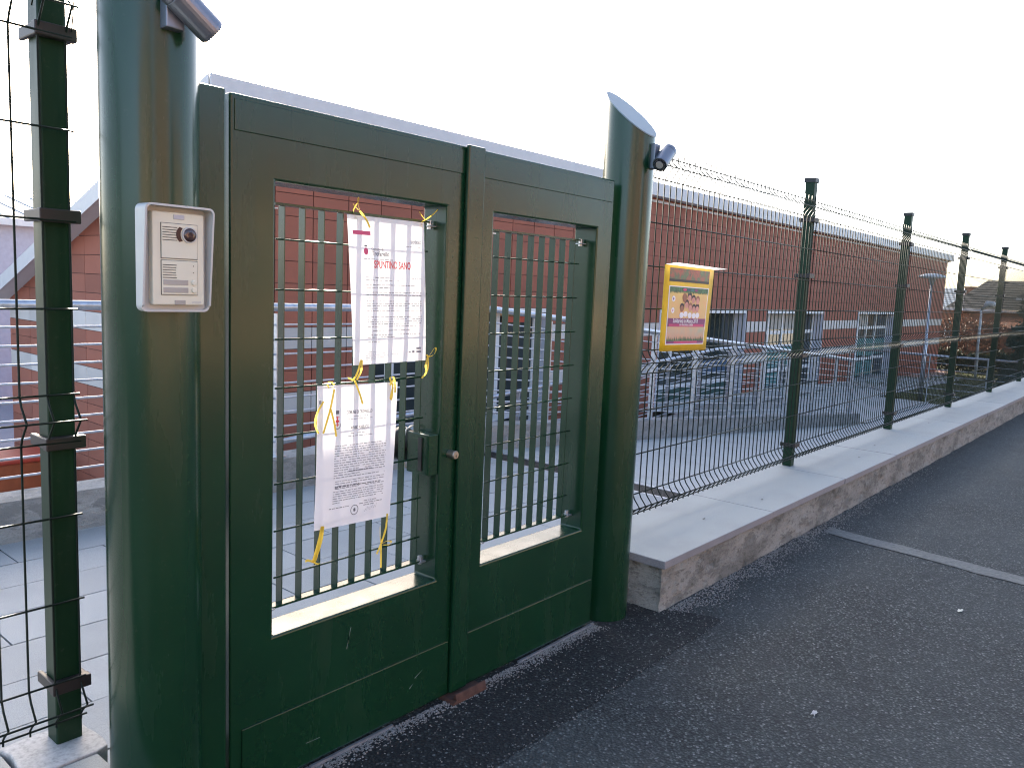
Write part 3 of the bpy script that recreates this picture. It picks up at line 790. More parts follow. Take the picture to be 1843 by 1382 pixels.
# ------------------------------------------------------------------ gate leaves
GY0, GY1 = 2.016, 2.136
def leaf(x0, x1, ox0, ox1, label, bars, barx0, rodx, lock=False, kick=(0, 0)):
    root = empty('gate_leaf', ((x0+x1)/2, 2.07, 0))
    zb, zt, o0, o1 = .02, 2.05, .492, 1.835
    # one frame: outer ring extruded, with the opening cut through
    mb = MB()
    xs = [x0, ox0, ox1, x1]; zs = [zb, o0, o1, zt]
    for i in range(3):
        for j in range(3):
            if i == 1 and j == 1: continue
            a, b, c, d = xs[i], xs[i+1], zs[j], zs[j+1]
            mb.quad((a, GY0, c), (b, GY0, c), (b, GY0, d), (a, GY0, d)); mb.quad((b, GY1, c), (a, GY1, c), (a, GY1, d), (b, GY1, d))
    def strip(p, q):
        mb.quad((p[0], GY0, p[1]), (p[0], GY1, p[1]), (q[0], GY1, q[1]), (q[0], GY0, q[1]))
    for i in range(3):
        strip((xs[i], zb), (xs[i+1], zb)); strip((xs[i+1], zt), (xs[i], zt)); strip((x0, zs[i+1]), (x0, zs[i])); strip((x1, zs[i]), (x1, zs[i+1]))
    strip((ox1, o0), (ox0, o0)); strip((ox0, o1), (ox1, o1)); strip((ox0, o0), (ox0, o1)); strip((ox1, o1), (ox1, o0))
    fr = mb.build('frame', 'green')
    bm = bmesh.new(); bm.from_mesh(fr.data); bmesh.ops.remove_doubles(bm, verts=bm.verts, dist=.0003)
    bmesh.ops.recalc_face_normals(bm, faces=bm.faces)
    bmesh.ops.dissolve_limit(bm, angle_limit=.01, verts=bm.verts, edges=bm.edges)
    bm.to_mesh(fr.data); bm.free()
    md = fr.modifiers.new('bevel', 'BEVEL'); md.width = .007; md.segments = 3; md.limit_method = 'ANGLE'
    adopt(root, fr)
    adopt(root, MB().box(kick[0], kick[1], GY0-.006, GY0+.004, .03, .238).build('kick_plate', 'green', bevel=.0025))
    adopt(root, MB().box(x0+.012, x1-.012, GY0-.003, GY0+.004, 1.953, 2.036).build('top_cover', 'green', bevel=.002))
    gr = empty('grille', ((ox0+ox1)/2, 2.09, .55)); gr.parent = root; gr.matrix_parent_inverse = Matrix.Translation(-Vector(root.location))
    def ad(o): o.parent = gr; o.matrix_parent_inverse = Matrix.Translation(-Vector(gr.location)); return o
    bz = MB().box(-.0016, .0016, -.0155, .0155, .556, 1.776).mesh('bar'); bz.materials.append(M['green'])
    for k in range(bars): inst(bz, 'bar', (barx0+k*.0707, 2.092, 0), gr)
    for k in range(8):
        z = 1.678 - k*.1473
        ad(MB().tube([(rodx[0], 2.080, z), (rodx[1], 2.080, z)], .0030, 6).build('rod', 'green', smooth=True))
    for z in (1.780, .552): ad(MB().box(rodx[0]-.004, rodx[1]+.004, 2.077, 2.107, z-.0035, z+.0035).build('edge_bar', 'green'))
    for xx, s in ((rodx[0], -1), (rodx[1], 1)):
        for z in (1.774, .558):
            e = ox0 if s < 0 else ox1
            ad(MB().box(min(xx, e), max(xx, e), 2.070, 2.106, z-.010, z-.006).build('bracket', 'galv'))
            ad(MB().tube([((xx+e)/2, 2.088, z-.018), ((xx+e)/2, 2.088, z+.012)], .009, 6).build('bolt', 'galv'))
    tag(root, label, 'gate'); return root
GL = leaf(1.178, 2.098, 1.319, 2.001, 'wider green steel gate leaf holding the two white notices and the lock', 9, 1.390, (1.362, 1.972), True, (1.214, 2.074))
GR = leaf(2.102, 3.030, 2.243, 2.912, 'green steel gate leaf without notices beside the slant-capped pillar', 8, 2.345, (2.318, 2.876), False, (2.172, 3.008))
adopt(GR, MB().box(2.078, 2.166, GY0-.020, GY0-.0025, .03, 2.054).build('cover_strip', 'green', bevel=.006))
adopt(GR, MB().prism([(2.16, 1.93), (2.20, 1.93), (2.20, 1.935), (2.16, 1.935)], 1, GY0-.004, GY0).build('weld_line', 'green'))
# lock box, key cylinder and knob on the wider leaf
adopt(GL, MB().box(1.953, 2.0, 2.024, 2.138, .885, 1.034).build('lock_box', 'green', bevel=.003))
adopt(GL, MB().box(1.948, 1.954, 2.056, 2.074, .90, 1.02).build('latch_slot', 'black'))
kb = MB().tube([(1.99, 2.14, .972), (1.99, 2.175, .972), (1.99, 2.185, .972), (1.99, 2.215, .972), (1.99, 2.225, .972)], [.02, .02, .060, .064, .048], 24)
adopt(GL, kb.build('door_knob', 'black', smooth=True))
kc = empty('key_cylinder', (2.05, 1.99, .957)); kc.parent = GL; kc.matrix_parent_inverse = Matrix.Translation(-Vector(GL.location))
def adk(o): o.parent = kc; o.matrix_parent_inverse = Matrix.Translation(-Vector(kc.location))
adk(MB().tube([(2.05, 2.02, .957), (2.05, 1.985, .957), (2.05, 1.982, .957)], [.0155, .0155, .0135], 20).build('barrel', 'brass'))
adk(MB().box(2.0488, 2.0512, 1.9805, 1.983, .948, .958).build('keyhole', 'black'))
cw = [(1.955, 2.142, .895), (1.944, 2.146, .93), (1.942, 2.148, .97), (1.946, 2.148, 1.01), (1.955, 2.146, 1.037), (1.975, 2.142, 1.048), (1.998, 2.142, 1.048)]
adopt(GL, MB().tube(cw, .0032, 6).build('lock_cable', 'white_wire', smooth=True))
M['scratch'] = plain('bare_scratch', (.16, .20, .18), .5)
for (xa, za, xb, zb2, w) in ((1.905, .150, 1.940, .170, .0022), (1.880, .118, 1.895, .132, .003), (1.44, .10, 1.49, .098, .0016), (1.60, .36, 1.612, .43, .0014)):
    yy = GY0-.0066 if za < .23 else GY0-.0006
    adopt(GL, MB().quad((xa, yy, za), (xb, yy, zb2), (xb+.004, yy, zb2+w), (xa-.003, yy, za+w*1.4)).build('scratch', 'scratch'))
# floor stop and threshold
fs = empty('gate_stop', (2.13, 1.98, 0))
adopt(fs, MB().prism([(2.055, .004), (2.245, .004), (2.235, .020), (2.065, .020)], 1, 1.955, 2.05).build('base', 'rust', bevel=.003))
adopt(fs, MB().prism([(1.955, .0201), (1.972, .0201), (1.968, .042), (1.96, .042)], 0, 2.07, 2.235).build('lip', 'rust', bevel=.002))
tag(fs, 'small rusty steel stop on the ground below where the gate leaves meet', 'gate stop')
th = empty('gate_threshold', (2.1, 2.0, 0))
x = 1.2
while x < 3.03:
    L = random.uniform(.22, .4)
    if x+L > 3.05: L = 3.05-x
    if not (x < 2.25 and x+L > 2.05): adopt(th, MB().box(x+.002, x+L-.002, 2.006, 2.016, .0045, .0135+random.uniform(-.002, .002)).build('threshold_strip', 'galv'))
    x += L
tag(th, 'thin pale steel threshold strip on the asphalt along the gate foot', 'threshold')

# ------------------------------------------------------------------ intercom on the left pillar
ic = empty('intercom', (.972, 1.895, 1.60))
C0 = (.972, 1.885)
def R2(cx, cz, w, h, r, n=5):
    p = []
    for (sx, sz, a0) in ((1, 1, 0), (-1, 1, 90), (-1, -1, 180), (1, -1, 270)):
        for k in range(n+1):
            a = math.radians(a0+90*k/n); p.append((cx+sx*(w/2-r)+r*math.cos(a), cz+sz*(h/2-r)+r*math.sin(a)))
    return p
icx, icz, W, Hh = .968, 1.600, .184, .262
# hood: rounded tray with deep side and top lips (open at the bottom), built as a swept wall
outer = R2(icx, icz, W, Hh, .016); inner = R2(icx, icz, W-.010, Hh-.010, .012)
hd = MB(); n = len(outer)
y_b = 1.926
def lipy(z): return 1.874 + .022*max(0, (icz+Hh/2-z))/Hh     # lip shallower lower down
for k in range(n):
    a, b = outer[k], outer[(k+1) % n]; c, d = inner[k], inner[(k+1) % n]
    low = lambda p: p[1] < icz-Hh/2+.012
    fa = lipy(a[1]) if not low(a) else 1.900; fb = lipy(b[1]) if not low(b) else 1.900
    hd.quad((a[0], y_b, a[1]), (b[0], y_b, b[1]), (b[0], fb, b[1]), (a[0], fa, a[1]))
    hd.quad((a[0], fa, a[1]), (b[0], fb, b[1]), (d[0], fb, d[1]), (c[0], fa, c[1]))
    hd.quad((c[0], fa, c[1]), (d[0], fb, d[1]), (d[0], y_b-.012, d[1]), (c[0], y_b-.012, c[1]))
hd.quad(*[(p[0], y_b-.012, p[1]) for p in inner]); hd.quad(*[(p[0], y_b, p[1]) for p in reversed(outer)])
adopt(ic, hd.build('rain_hood', 'hoodgrey'))
fp = MB().prism(R2(icx+.003, icz+.0, .138, .228, .005), 1, 1.893, 1.914)
# prism axis=1: polygon coords are (x,z)
o = fp.build('face_plate', 'ivory', bevel=.003); adopt(ic, o)
fy = 1.893
def module(zc, h):
    adopt(ic, MB().box(icx-.045, icx+.053, fy-.0012, fy+.002, zc-h/2, zc+h/2).build('module_gap', 'slot'))
    m_ = MB().box(icx-.0438, icx+.0518, fy-.0032, fy+.001, zc-h/2+.0012, zc+h/2-.0012).build('module', 'ivory', bevel=.001); adopt(ic, m_)
    return m_
module(icz+.044, .087); module(icz-.046, .086)
yf = fy-.0032
for k in range(6):
    zz = icz+.077-k*.0062
    adopt(ic, MB().box(icx-.0415, icx-.006-abs(k-2.5)*-.0012, yf-.0006, yf+.001, zz-.0009, zz+.0009).build('speaker_slot', 'slot'))
    zz = icz-.015-k*.0062
    adopt(ic, MB().box(icx-.0415, icx-.008-abs(k-2.5)*-.0012, yf-.0006, yf+.001, zz-.0009, zz+.0009).build('speaker_slot', 'slot'))
cc = (icx+.029, icz+.061)
adopt(ic, MB().tube([(cc[0], yf+.001, cc[1]), (cc[0], yf-.004, cc[1]), (cc[0], yf-.0045, cc[1])], [.0200, .0200, .0185], 28).build('camera_ring', 'hoodgrey'))
adopt(ic, MB().tube([(cc[0], yf-.0040, cc[1]), (cc[0], yf-.0060, cc[1]), (cc[0], yf-.0085, cc[1])], [.0172, .0165, .010], 28).build('camera_lens', 'lens', smooth=True))
adopt(ic, MB().tube([(cc[0], yf-.0080, cc[1]), (cc[0], yf-.0098, cc[1])], [.0075, .006], 20).build('lens_iris', 'red_ink' if False else 'rust'))
arc = [(cc[0]-.0235*math.cos(a), cc[1]+.0235*math.sin(a)) for a in [math.radians(-42+12*k) for k in range(8)]] + [(cc[0]-.035*math.cos(a), cc[1]+.0275*math.sin(a)) for a in [math.radians(42-12*k) for k in range(8)]]
adopt(ic, MB().prism(arc, 1, yf-.0012, yf+.001).build('light_window', 'lens'))
for zz in (icz-.0575, icz-.0765):
    adopt(ic, MB().box(icx-.040, icx+.026, yf-.0010, yf+.001, zz-.0065, zz+.0065).build('name_plate', 'nameplate', bevel=.0005))
    adopt(ic, MB().tube([(icx+.041, yf+.001, zz), (icx+.041, yf-.004, zz), (icx+.041, yf-.005, zz)], [.0068, .0066, .0052], 18).build('call_button', 'ivory', smooth=False))
for zz in (icz-.0155, icz-.032): adopt(ic, MB().tube([(icx+.0405, yf+.0005, zz), (icx+.0405, yf-.0005, zz)], .0014, 8).build('indicator', 'slot'))
adopt(ic, MB().box(icx-.011, icx+.018, fy-.0018, fy+.002, icz+.0975, icz+.1085).build('top_clip', 'reveal', bevel=.001))
adopt(ic, MB().box(icx-.009, icx+.020, fy-.0018, fy+.002, icz-.113, icz-.1015).build('bottom_clip', 'nameplate', bevel=.001))
v, f = text_mesh('urmet', .0105); tm = MB(); tm.v = [(icx+.037+p[0], fy-.0006, icz-.109+p[1]) for p in v]; tm.f = f
adopt(ic, tm.build('maker_mark', 'hoodgrey'))
adopt(ic, MB().box(icx-.07, icx+.07, 1.917, 1.955, icz-.10, icz+.10).build('back_box', 'hoodgrey'))
ic.location.y -= .021; ic.location.x -= .011; ic.scale = (.93, 1, .96)
tag(ic, 'ivory door intercom with camera and two call buttons under a grey rain hood', 'intercom')

# ------------------------------------------------------------------ the two notices
class Sheet:
    def __init__(s, tl, tr, br, bl, y, wave):
        s.c = [Vector((p[0], 0, p[1])) for p in (tl, tr, br, bl)]; s.y = y; s.w = wave
    def p(s, u, v, off=0.):
        a = s.c[0].lerp(s.c[1], u); b = s.c[3].lerp(s.c[2], u); q = a.lerp(b, v)
        q.y = s.y + s.w(u, v) - off; return tuple(q)
    def sheet(s, nu=14, nv=20, off=0.):
        mb = MB(); mb.v = [s.p(i/nu, j/nv, off) for j in range(nv+1) for i in range(nu+1)]; w = nu+1
        for j in range(nv):
            for i in range(nu): mb.f.append(((j+1)*w+i, (j+1)*w+i+1, j*w+i+1, j*w+i))
        return mb
    def rect(s, mb, u0, u1, v0, v1, off=.0007):
        mb.quad(s.p(u0, v1, off), s.p(u1, v1, off), s.p(u1, v0, off), s.p(u0, v0, off))
    def text(s, body, u, v, size, asp, align='LEFT', shear=0., off=.0009, slope=0., sx=1.0):
        tv, tf = text_mesh(body, size, align, shear); mb = MB()
        mb.v = [s.p(u+q[0]*sx, v-q[1]*asp + slope*q[0], off) for q in tv]; mb.f = tf; return mb
    def lines(s, rows, u0, u1, th, rnd, slope=0.):
        mb = MB()
        for (v, ua, ub) in rows:
            u = ua
            while u < ub-.004:
                w = min(rnd.uniform(.012, .065), ub-u)
                if rnd.random() < .95: s.rect(mb, u, u+w, v+slope*u-th*rnd.uniform(.7, 1.1), v+slope*u+th*rnd.uniform(.6, 1.0))
                u += w+.010
        return mb
rnd = random.Random(3)
def add(root, mb, name, mat): o = mb.build(name, mat); adopt(root, o); return o
# upper notice
S1 = Sheet((1.608, 1.772), (1.937, 1.774), (1.968, 1.297), (1.642, 1.294), 2.066, lambda u, v: -.004*math.sin(math.pi*v)*(.5+u*.5) - .003*math.sin(3*u+2*v))
n1 = empty('notice', (1.79, 2.065, 1.29))
sh = S1.sheet().build('sheet', 'paper', smooth=True); adopt(n1, sh)
A = .33/.475
mb = MB(); S1.rect(mb, .055, .27, .098, .125); add(n1, mb, 'colour_bar', 'pink_ink')
add(n1, S1.text('SPUNTINO SANO', .30, .340, .074, A*1.4, sx=.84, shear=.0), 'heading', 'red_ink')
add(n1, S1.text('sodexo', .80, .158, .060, A*1.1, sx=.85), 'sponsor_mark', 'ink_light')
add(n1, S1.lines([(.180, .70, .95)], 0, 1, .0022, rnd), 'tag_line', 'ink_light')
add(n1, S1.text('Trofarello', .275, .258, .058, A*1.1, sx=.95), 'town_name', 'ink')
add(n1, S1.text('Comune di', .27, .222, .034, A*1.1), 'small_print', 'ink_light')
add(n1, S1.lines([(.282, .17, .56)], 0, 1, .003, rnd), 'small_print', 'ink_light')
mb = MB(); cx_, cy_ = .205, .232
pts = []
for k in range(16):
    a = 2*math.pi*k/16; pts.append(S1.p(cx_+.028*math.cos(a), cy_+.024*math.sin(a)*1.0, .0008))
mb.quad(*pts[::-1]); add(n1, mb, 'crest', 'pink_ink')
mb = MB(); S1.rect(mb, cx_-.018, cx_+.018, cy_-.042, cy_-.030); add(n1, mb, 'crest_crown', 'ink')
rows = [(.405, .19, .94), (.424, .19, .62), (.455, .19, .94), (.474, .19, .50), (.506, .19, .94), (.524, .19, .94), (.541, .19, .27)]
rows += [(.566+.0165*k, .19, .94) for k in range(5)] + [(.649, .19, .23), (.676, .19, .94), (.692, .19, .94), (.708, .19, .94), (.724, .19, .94), (.741, .19, .92), (.770, .19, .80), (.800, .19, .92), (.816, .19, .66), (.846, .19, .42)]
add(n1, S1.lines(rows, 0, 1, .0024, rnd), 'text_block', 'ink')
rows = [(.915, .16, .44), (.928, .16, .42), (.941, .16, .46), (.955, .16, .44), (.968, .16, .30), (.91, .53, .62), (.94, .51, .66)]
add(n1, S1.lines(rows, 0, 1, .0020, rnd), 'foot_note', 'ink_light')
mb = MB(); S1.rect(mb, .80, .835, .922, .940); S1.rect(mb, .75, .78, .925, .938); S1.rect(mb, .86, .93, .900, .915); S1.rect(mb, .86, .93, .925, .94); add(n1, mb, 'foot_logo', 'ink_light')
tag(n1, 'white paper notice headed in red with SPUNTINO SANO tied to the gate grille', 'notice')
# lower notice
S2 = Sheet((1.503, 1.236), (1.838, 1.227), (1.816, .758), (1.496, .772), 2.066, lambda u, v: -.005*math.sin(math.pi*v) - .003*math.sin(4*u+1) - .012*max(0, v-.9))
n2 = empty('notice', (1.66, 2.065, .76))
adopt(n2, S2.sheet().build('sheet', 'paper', smooth=True))
A2 = .33/.47
add(n2, S2.text('COMUNE DI TROFARELLO', .345, .205, .042, A2*1.1, sx=.66), 'heading', 'ink')
add(n2, S2.lines([(.225, .44, .62), (.243, .36, .68)], 0, 1, .0025, rnd), 'small_print', 'ink_light')
add(n2, S2.text('AVVISO PUBBLICO', .40, .315, .042, A2*1.1, sx=.68), 'heading', 'ink')
add(n2, S2.lines([(.343, .40, .65), (.363, .37, .70)], 0, 1, .003, rnd), 'small_print', 'ink_light')
rows = []
v = .425
while v < .66:
    e = .88 if rnd.random() < .75 else rnd.uniform(.3, .7)
    rows.append((v, .21, e)); v += .0172
for k in range(4): rows.append((.675+.0172*k, .23, .88 if k != 2 else .55))
for k in range(6): rows.append((.748+.0162*k, .21, .88 if k < 5 else .30))
add(n2, S2.lines(rows, 0, 1, .0026, rnd), 'text_block', 'ink')
add(n2, S2.lines([(.612, .33, .70), (.716, .23, .88)], 0, 1, .0046, rnd), 'bold_line', 'ink')
add(n2, S2.lines([(.865, .17, .42), (.846, .62, .80), (.862, .56, .87), (.878, .62, .76)], 0, 1, .003, rnd), 'signature_block', 'ink')
mb = MB(); ring = []
for k in range(28):
    a = 2*math.pi*k/28; a2 = 2*math.pi*(k+1)/28
    mb.quad(S2.p(.50+.052*math.cos(a), .90+.037*math.sin(a), .0008), S2.p(.50+.045*math.cos(a), .90+.032*math.sin(a), .0008), S2.p(.50+.045*math.cos(a2), .90+.032*math.sin(a2), .0008), S2.p(.50+.052*math.cos(a2), .90+.037*math.sin(a2), .0008))
for k in range(12):
    a = 2*math.pi*k/12; r = .020 if k % 2 else .012
    ring.append(S2.p(.50+r*math.cos(a), .90+r*.9*math.sin(a), .0008))
mb.quad(*ring[::-1]); add(n2, mb, 'round_stamp', 'ink')
sq = []
for k in range(40): sq.append((.63+.0045*k, .915+.010*math.sin(k*1.1)+.006*math.sin(k*.43)-.0005*k))
mb = MB()
for (a, b) in zip(sq[:-1], sq[1:]): mb.quad(S2.p(a[0], a[1]+.0022, .0008), S2.p(b[0], b[1]+.0022, .0008), S2.p(b[0], b[1]-.0022, .0008), S2.p(a[0], a[1]-.0022, .0008))
add(n2, mb, 'signature', 'ink_light')
# town crest: crown, red cross shield, laurel
mb = MB(); S2.rect(mb, .215, .255, .175, .200); add(n2, mb, 'crest_crown', 'ink')
mb = MB(); S2.rect(mb, .229, .241, .215, .285); S2.rect(mb, .214, .256, .243, .257)
for a, b in ((.214, .217), (.247, .217), (.214, .270), (.247, .270)): S2.rect(mb, a, a+.009, b, b+.010)
add(n2, mb, 'crest_cross', 'red_ink')
mb = MB()
for k in range(12):
    a = math.radians(15+150*k/11); S2.rect(mb, .235+.042*math.cos(a)-.005, .235+.042*math.cos(a)+.005, .262+.042*math.sin(a)-.004, .262+.042*math.sin(a)+.004)
add(n2, mb, 'crest_laurel', 'ink_light')
mb = MB(); S2.rect(mb, .02, .045, .10, .125); S2.rect(mb, .74, .75, .085, .10); add(n2, mb, 'stain', 'ink_light')
tag(n2, 'white paper notice headed AVVISO PUBBLICO with crest and stamp, tied below the other notice', 'notice')

# ------------------------------------------------------------------ yellow ribbon ties
def rib(paths, label, w=.0062):
    root = empty('ribbon_tie', paths[0][0])
    for k, pth in enumerate(paths):
        q = []
        P = [Vector(p) for p in pth]
        for a, b in zip(P[:-1], P[1:]):
            for s in range(4): q.append(a.lerp(b, s/4))
        q.append(P[-1])
        # smooth
        for _ in range(3): q = [q[0]] + [(q[i-1]+q[i]*2+q[i+1])/4 for i in range(1, len(q)-1)] + [q[-1]]
        d = (q[-1]-q[0]); wd = Vector((d.z, .6*abs(d.length), -d.x)) if d.length > 1e-4 else Vector((1, 0, 0))
        adopt(root, MB().ribbon(q, wd, w).build('ribbon_loop' if k == 0 else 'ribbon_end', 'ribbon'))
    tag(root, label, 'ribbon', 'yellow ribbon ties'); return root
yb = 2.052
def W_(pts): return [(x, yb+dy, z) for x, z, dy in pts]
rib([W_([(1.642, 1.755, 0), (1.640, 1.785, .03), (1.650, 1.815, .01), (1.644, 1.830, 0), (1.632, 1.820, -.006), (1.640, 1.795, -.004), (1.652, 1.775, 0)]),
     W_([(1.642, 1.788, 0), (1.622, 1.795, -.01), (1.612, 1.802, -.012)]), W_([(1.648, 1.785, 0), (1.668, 1.757, -.012), (1.676, 1.735, -.016)])], 'yellow ribbon knot at the corner above the pink bar of the upper notice')
rib([W_([(1.925, 1.752, 0), (1.928, 1.775, .02), (1.932, 1.783, 0)]), W_([(1.930, 1.783, 0), (1.906, 1.795, -.008), (1.893, 1.806, -.01)]), W_([(1.932, 1.783, 0), (1.955, 1.800, -.008), (1.978, 1.822, -.012)])], 'yellow ribbon with two raised ends at the sponsor corner of the upper notice')
rib([W_([(1.665, 1.312, 0), (1.652, 1.282, -.004), (1.640, 1.252, .0), (1.636, 1.245, .01)]), W_([(1.668, 1.312, 0), (1.662, 1.28, -.008), (1.645, 1.248, -.004)]), W_([(1.642, 1.248, 0), (1.622, 1.252, -.008), (1.604, 1.258, -.01)]),
     W_([(1.64, 1.246, 0), (1.650, 1.205, -.014), (1.660, 1.17, -.018)])], 'yellow ribbon stretched between the bottom of the upper notice and the rod below it')
rib([W_([(1.955, 1.318, 0), (1.962, 1.310, -.006), (1.985, 1.318, -.01), (1.992, 1.338, -.012), (1.984, 1.345, -.01), (1.974, 1.325, -.006), (1.964, 1.312, 0)]),
     W_([(1.962, 1.311, 0), (1.948, 1.296, -.01), (1.940, 1.28, -.012), (1.946, 1.262, -.012)]), W_([(1.962, 1.311, 0), (1.957, 1.28, -.01), (1.945, 1.255, -.012), (1.925, 1.238, -.012)])], 'yellow ribbon bow hanging at the lower corner of the upper notice by the lock stile')
rib([W_([(1.540, 1.228, 0), (1.542, 1.243, .02), (1.552, 1.246, 0), (1.556, 1.236, -.006), (1.546, 1.228, -.004)]), W_([(1.552, 1.226, -.01), (1.533, 1.165, -.018), (1.505, 1.09, -.02)]),
     W_([(1.533, 1.165, -.018), (1.548, 1.12, -.018), (1.556, 1.075, -.018)]), W_([(1.51, 1.19, -.012), (1.487, 1.155, -.01), (1.480, 1.12, -.008), (1.494, 1.09, -.01)])], 'long yellow ribbon at the crest corner of the lower notice with hanging tails')
rib([W_([(1.800, 1.222, 0), (1.802, 1.245, .02), (1.806, 1.252, 0), (1.807, 1.215, -.008), (1.806, 1.195, -.008)]), W_([(1.803, 1.236, 0), (1.788, 1.232, -.008), (1.782, 1.222, -.01)]), W_([(1.802, 1.228, 0), (1.790, 1.19, -.014), (1.782, 1.17, -.016), (1.778, 1.18, -.016), (1.795, 1.215, -.01)])], 'yellow ribbon with a clip knot at the crestless upper corner of the lower notice')
rib([W_([(1.520, .785, 0), (1.514, .745, .004), (1.505, .695, .012), (1.500, .665, .02)]), W_([(1.524, .785, 0), (1.520, .74, 0), (1.500, .67, .01)]), W_([(1.500, .668, .02), (1.518, .655, .01), (1.526, .672, .01)]), W_([(1.50, .668, .02), (1.475, .682, .01), (1.458, .684, 0)])], 'yellow ribbon below the dated corner of the lower notice tied to a grille bar', .008)
rib([W_([(1.792, .775, 0), (1.788, .72, .0), (1.780, .665, .016)]), W_([(1.780, .665, .016), (1.80, .675, .008), (1.815, .672, 0), (1.81, .66, 0), (1.785, .662, .01)]), W_([(1.780, .665, .016), (1.762, .652, .006), (1.750, .64, .002)]), W_([(1.780, .665, .016), (1.775, .61, .008), (1.772, .585, .004)]), W_([(1.780, .668, .016), (1.768, .70, .008), (1.764, .735, .004)])], 'yellow ribbon below the signature corner of the lower notice with thin trailing ends')

# ------------------------------------------------------------------ poster board on the fence
SY = 2.212
sg = empty('poster_board', (4.15, SY, 1.25))
S3 = Sheet((3.855, 1.722), (4.428, 1.716), (4.388, 1.243), (3.850, 1.252), SY, lambda u, v: -.006*math.sin(math.pi*u))
bd = S3.sheet(8, 8); o = bd.build('board', 'yellow', smooth=True); md = o.modifiers.new('solid', 'SOLIDIFY'); md.thickness = .004; md.offset = 1 if False else -1
adopt(sg, o)
def rect3(u0, u1, v0, v1, off, name, mat):
    mb = MB(); nseg = 8
    for k in range(nseg): S3.rect(mb, u0+(u1-u0)*k/nseg, u0+(u1-u0)*(k+1)/nseg, v0, v1, off)
    o = mb.build(name, mat); adopt(sg, o); return o
rect3(.085, .90, .028, .185, .0012, 'banner', 'banner')
rect3(.085, .90, .155, .185, .0018, 'banner_foot', 'black')
rect3(.09, .915, .235, .925, .0012, 'poster_border', 'white_line')
rect3(.105, .90, .245, .912, .0018, 'poster_print', 'poster')
rect3(.105, .90, .612, .712, .0024, 'title_band', 'purple')
rect3(.13, .87, .680, .711, .0028, 'subtitle_band', 'magenta')
rect3(.105, .90, .880, .912, .0024, 'foot_band', 'purple')
rect3(.25, .75, .882, .910, .0028, 'foot_glow', 'magenta')
add(sg, S3.text('Solidariet\u00e0 in Musica 2018', .20, .664, .062, 1.15, off=.0036, sx=.80), 'title', 'white_line')
add(sg, S3.text('con banchetto solidale', .33, .698, .036, 1.1, off=.0036, sx=.88), 'subtitle', 'white_line')
r3 = random.Random(5)
add(sg, S3.lines([(.742, .30, .70), (.770, .24, .78), (.805, .36, .64)], 0, 1, .005, r3), 'small_print', 'ink')
add(sg, S3.lines([(.896, .15, .85)], 0, 1, .005, r3), 'foot_text', 'white_line')
add(sg, S3.lines([(.050, .25, .86)], 0, 1, .010, r3), 'banner_title', 'white_line')
add(sg, S3.lines([(.170, .10, .88)], 0, 1, .007, r3), 'banner_text', 'white_line')
add(sg, S3.lines([(.38+.028*k, .78, .88) for k in range(9)], 0, 1, .004, r3), 'side_list', 'ink_light')
rect3(.105, .90, .245, .295, .0022, 'leaf_border', 'leafprint')
lf = MB()
for k in range(34):
    u = .107 + .79*k/34
    for v0, sgn, a in ((.294, 1, .034), (.882, -1, .060)):
        h = a*r3.uniform(.5, 1.1)
        lf.quad(S3.p(u-.002, v0, .0026), S3.p(u+.024, v0, .0026), S3.p(u+.011+r3.uniform(-.012, .012), v0+sgn*h, .0026)) if sgn < 0 else lf.quad(S3.p(u+.024, v0, .0026), S3.p(u-.002, v0, .0026), S3.p(u+.011+r3.uniform(-.01, .01), v0+sgn*h, .0026))
add(sg, lf, 'leaf_fringe', 'leafprint')
def disc(u, v, ru, rv, off, name, mat, n=16):
    mb = MB(); mb.quad(*[S3.p(u+ru*math.cos(2*math.pi*k/n), v-rv*math.sin(2*math.pi*k/n), off) for k in range(n)]); add(sg, mb, name, mat)
heads = [(.40, .375), (.50, .36), (.585, .385), (.68, .395), (.45, .445), (.36, .49), (.53, .48), (.61, .495), (.685, .49)]
for k, (u, v) in enumerate(heads):
    disc(u, v-.012, .046, .048, .0026, 'printed_hair', 'hairprint' if k % 3 else 'skinprint2')
    disc(u, v+.008, .037, .038, .0031, 'printed_face', 'skinprint2' if k in (0, 5) else 'skinprint')
for k, (u, v) in enumerate([(.36, .575), (.44, .56), (.53, .575), (.62, .578), (.70, .572)]): disc(u, v, .042, .034, .0034, 'printed_shirt', 'white_line')
disc(.185, .385, .032, .034, .0026, 'round_emblem', 'white_line'); disc(.185, .385, .011, .016, .003, 'emblem_mark', 'purple')
disc(.185, .52, .030, .034, .0026, 'round_emblem', 'white_line'); disc(.185, .522, .009, .012, .003, 'emblem_mark', 'magenta')
for k, (u, m_) in enumerate(((.39, 'magenta'), (.47, 'bluepanel'), (.55, 'teal'), (.63, 'purple'))): disc(u, .272, .038, .016, .0030, 'top_logo', m_)
vs = MB().quad((3.853, 2.21, 1.7225), (4.430, 2.21, 1.7165), (4.445, 2.135, 1.722), (3.862, 2.150, 1.733))
adopt(sg, vs.build('visor', 'visor'))
tag(sg, 'yellow board with a colourful charity concert poster and white visor on the mesh fence', 'poster board')

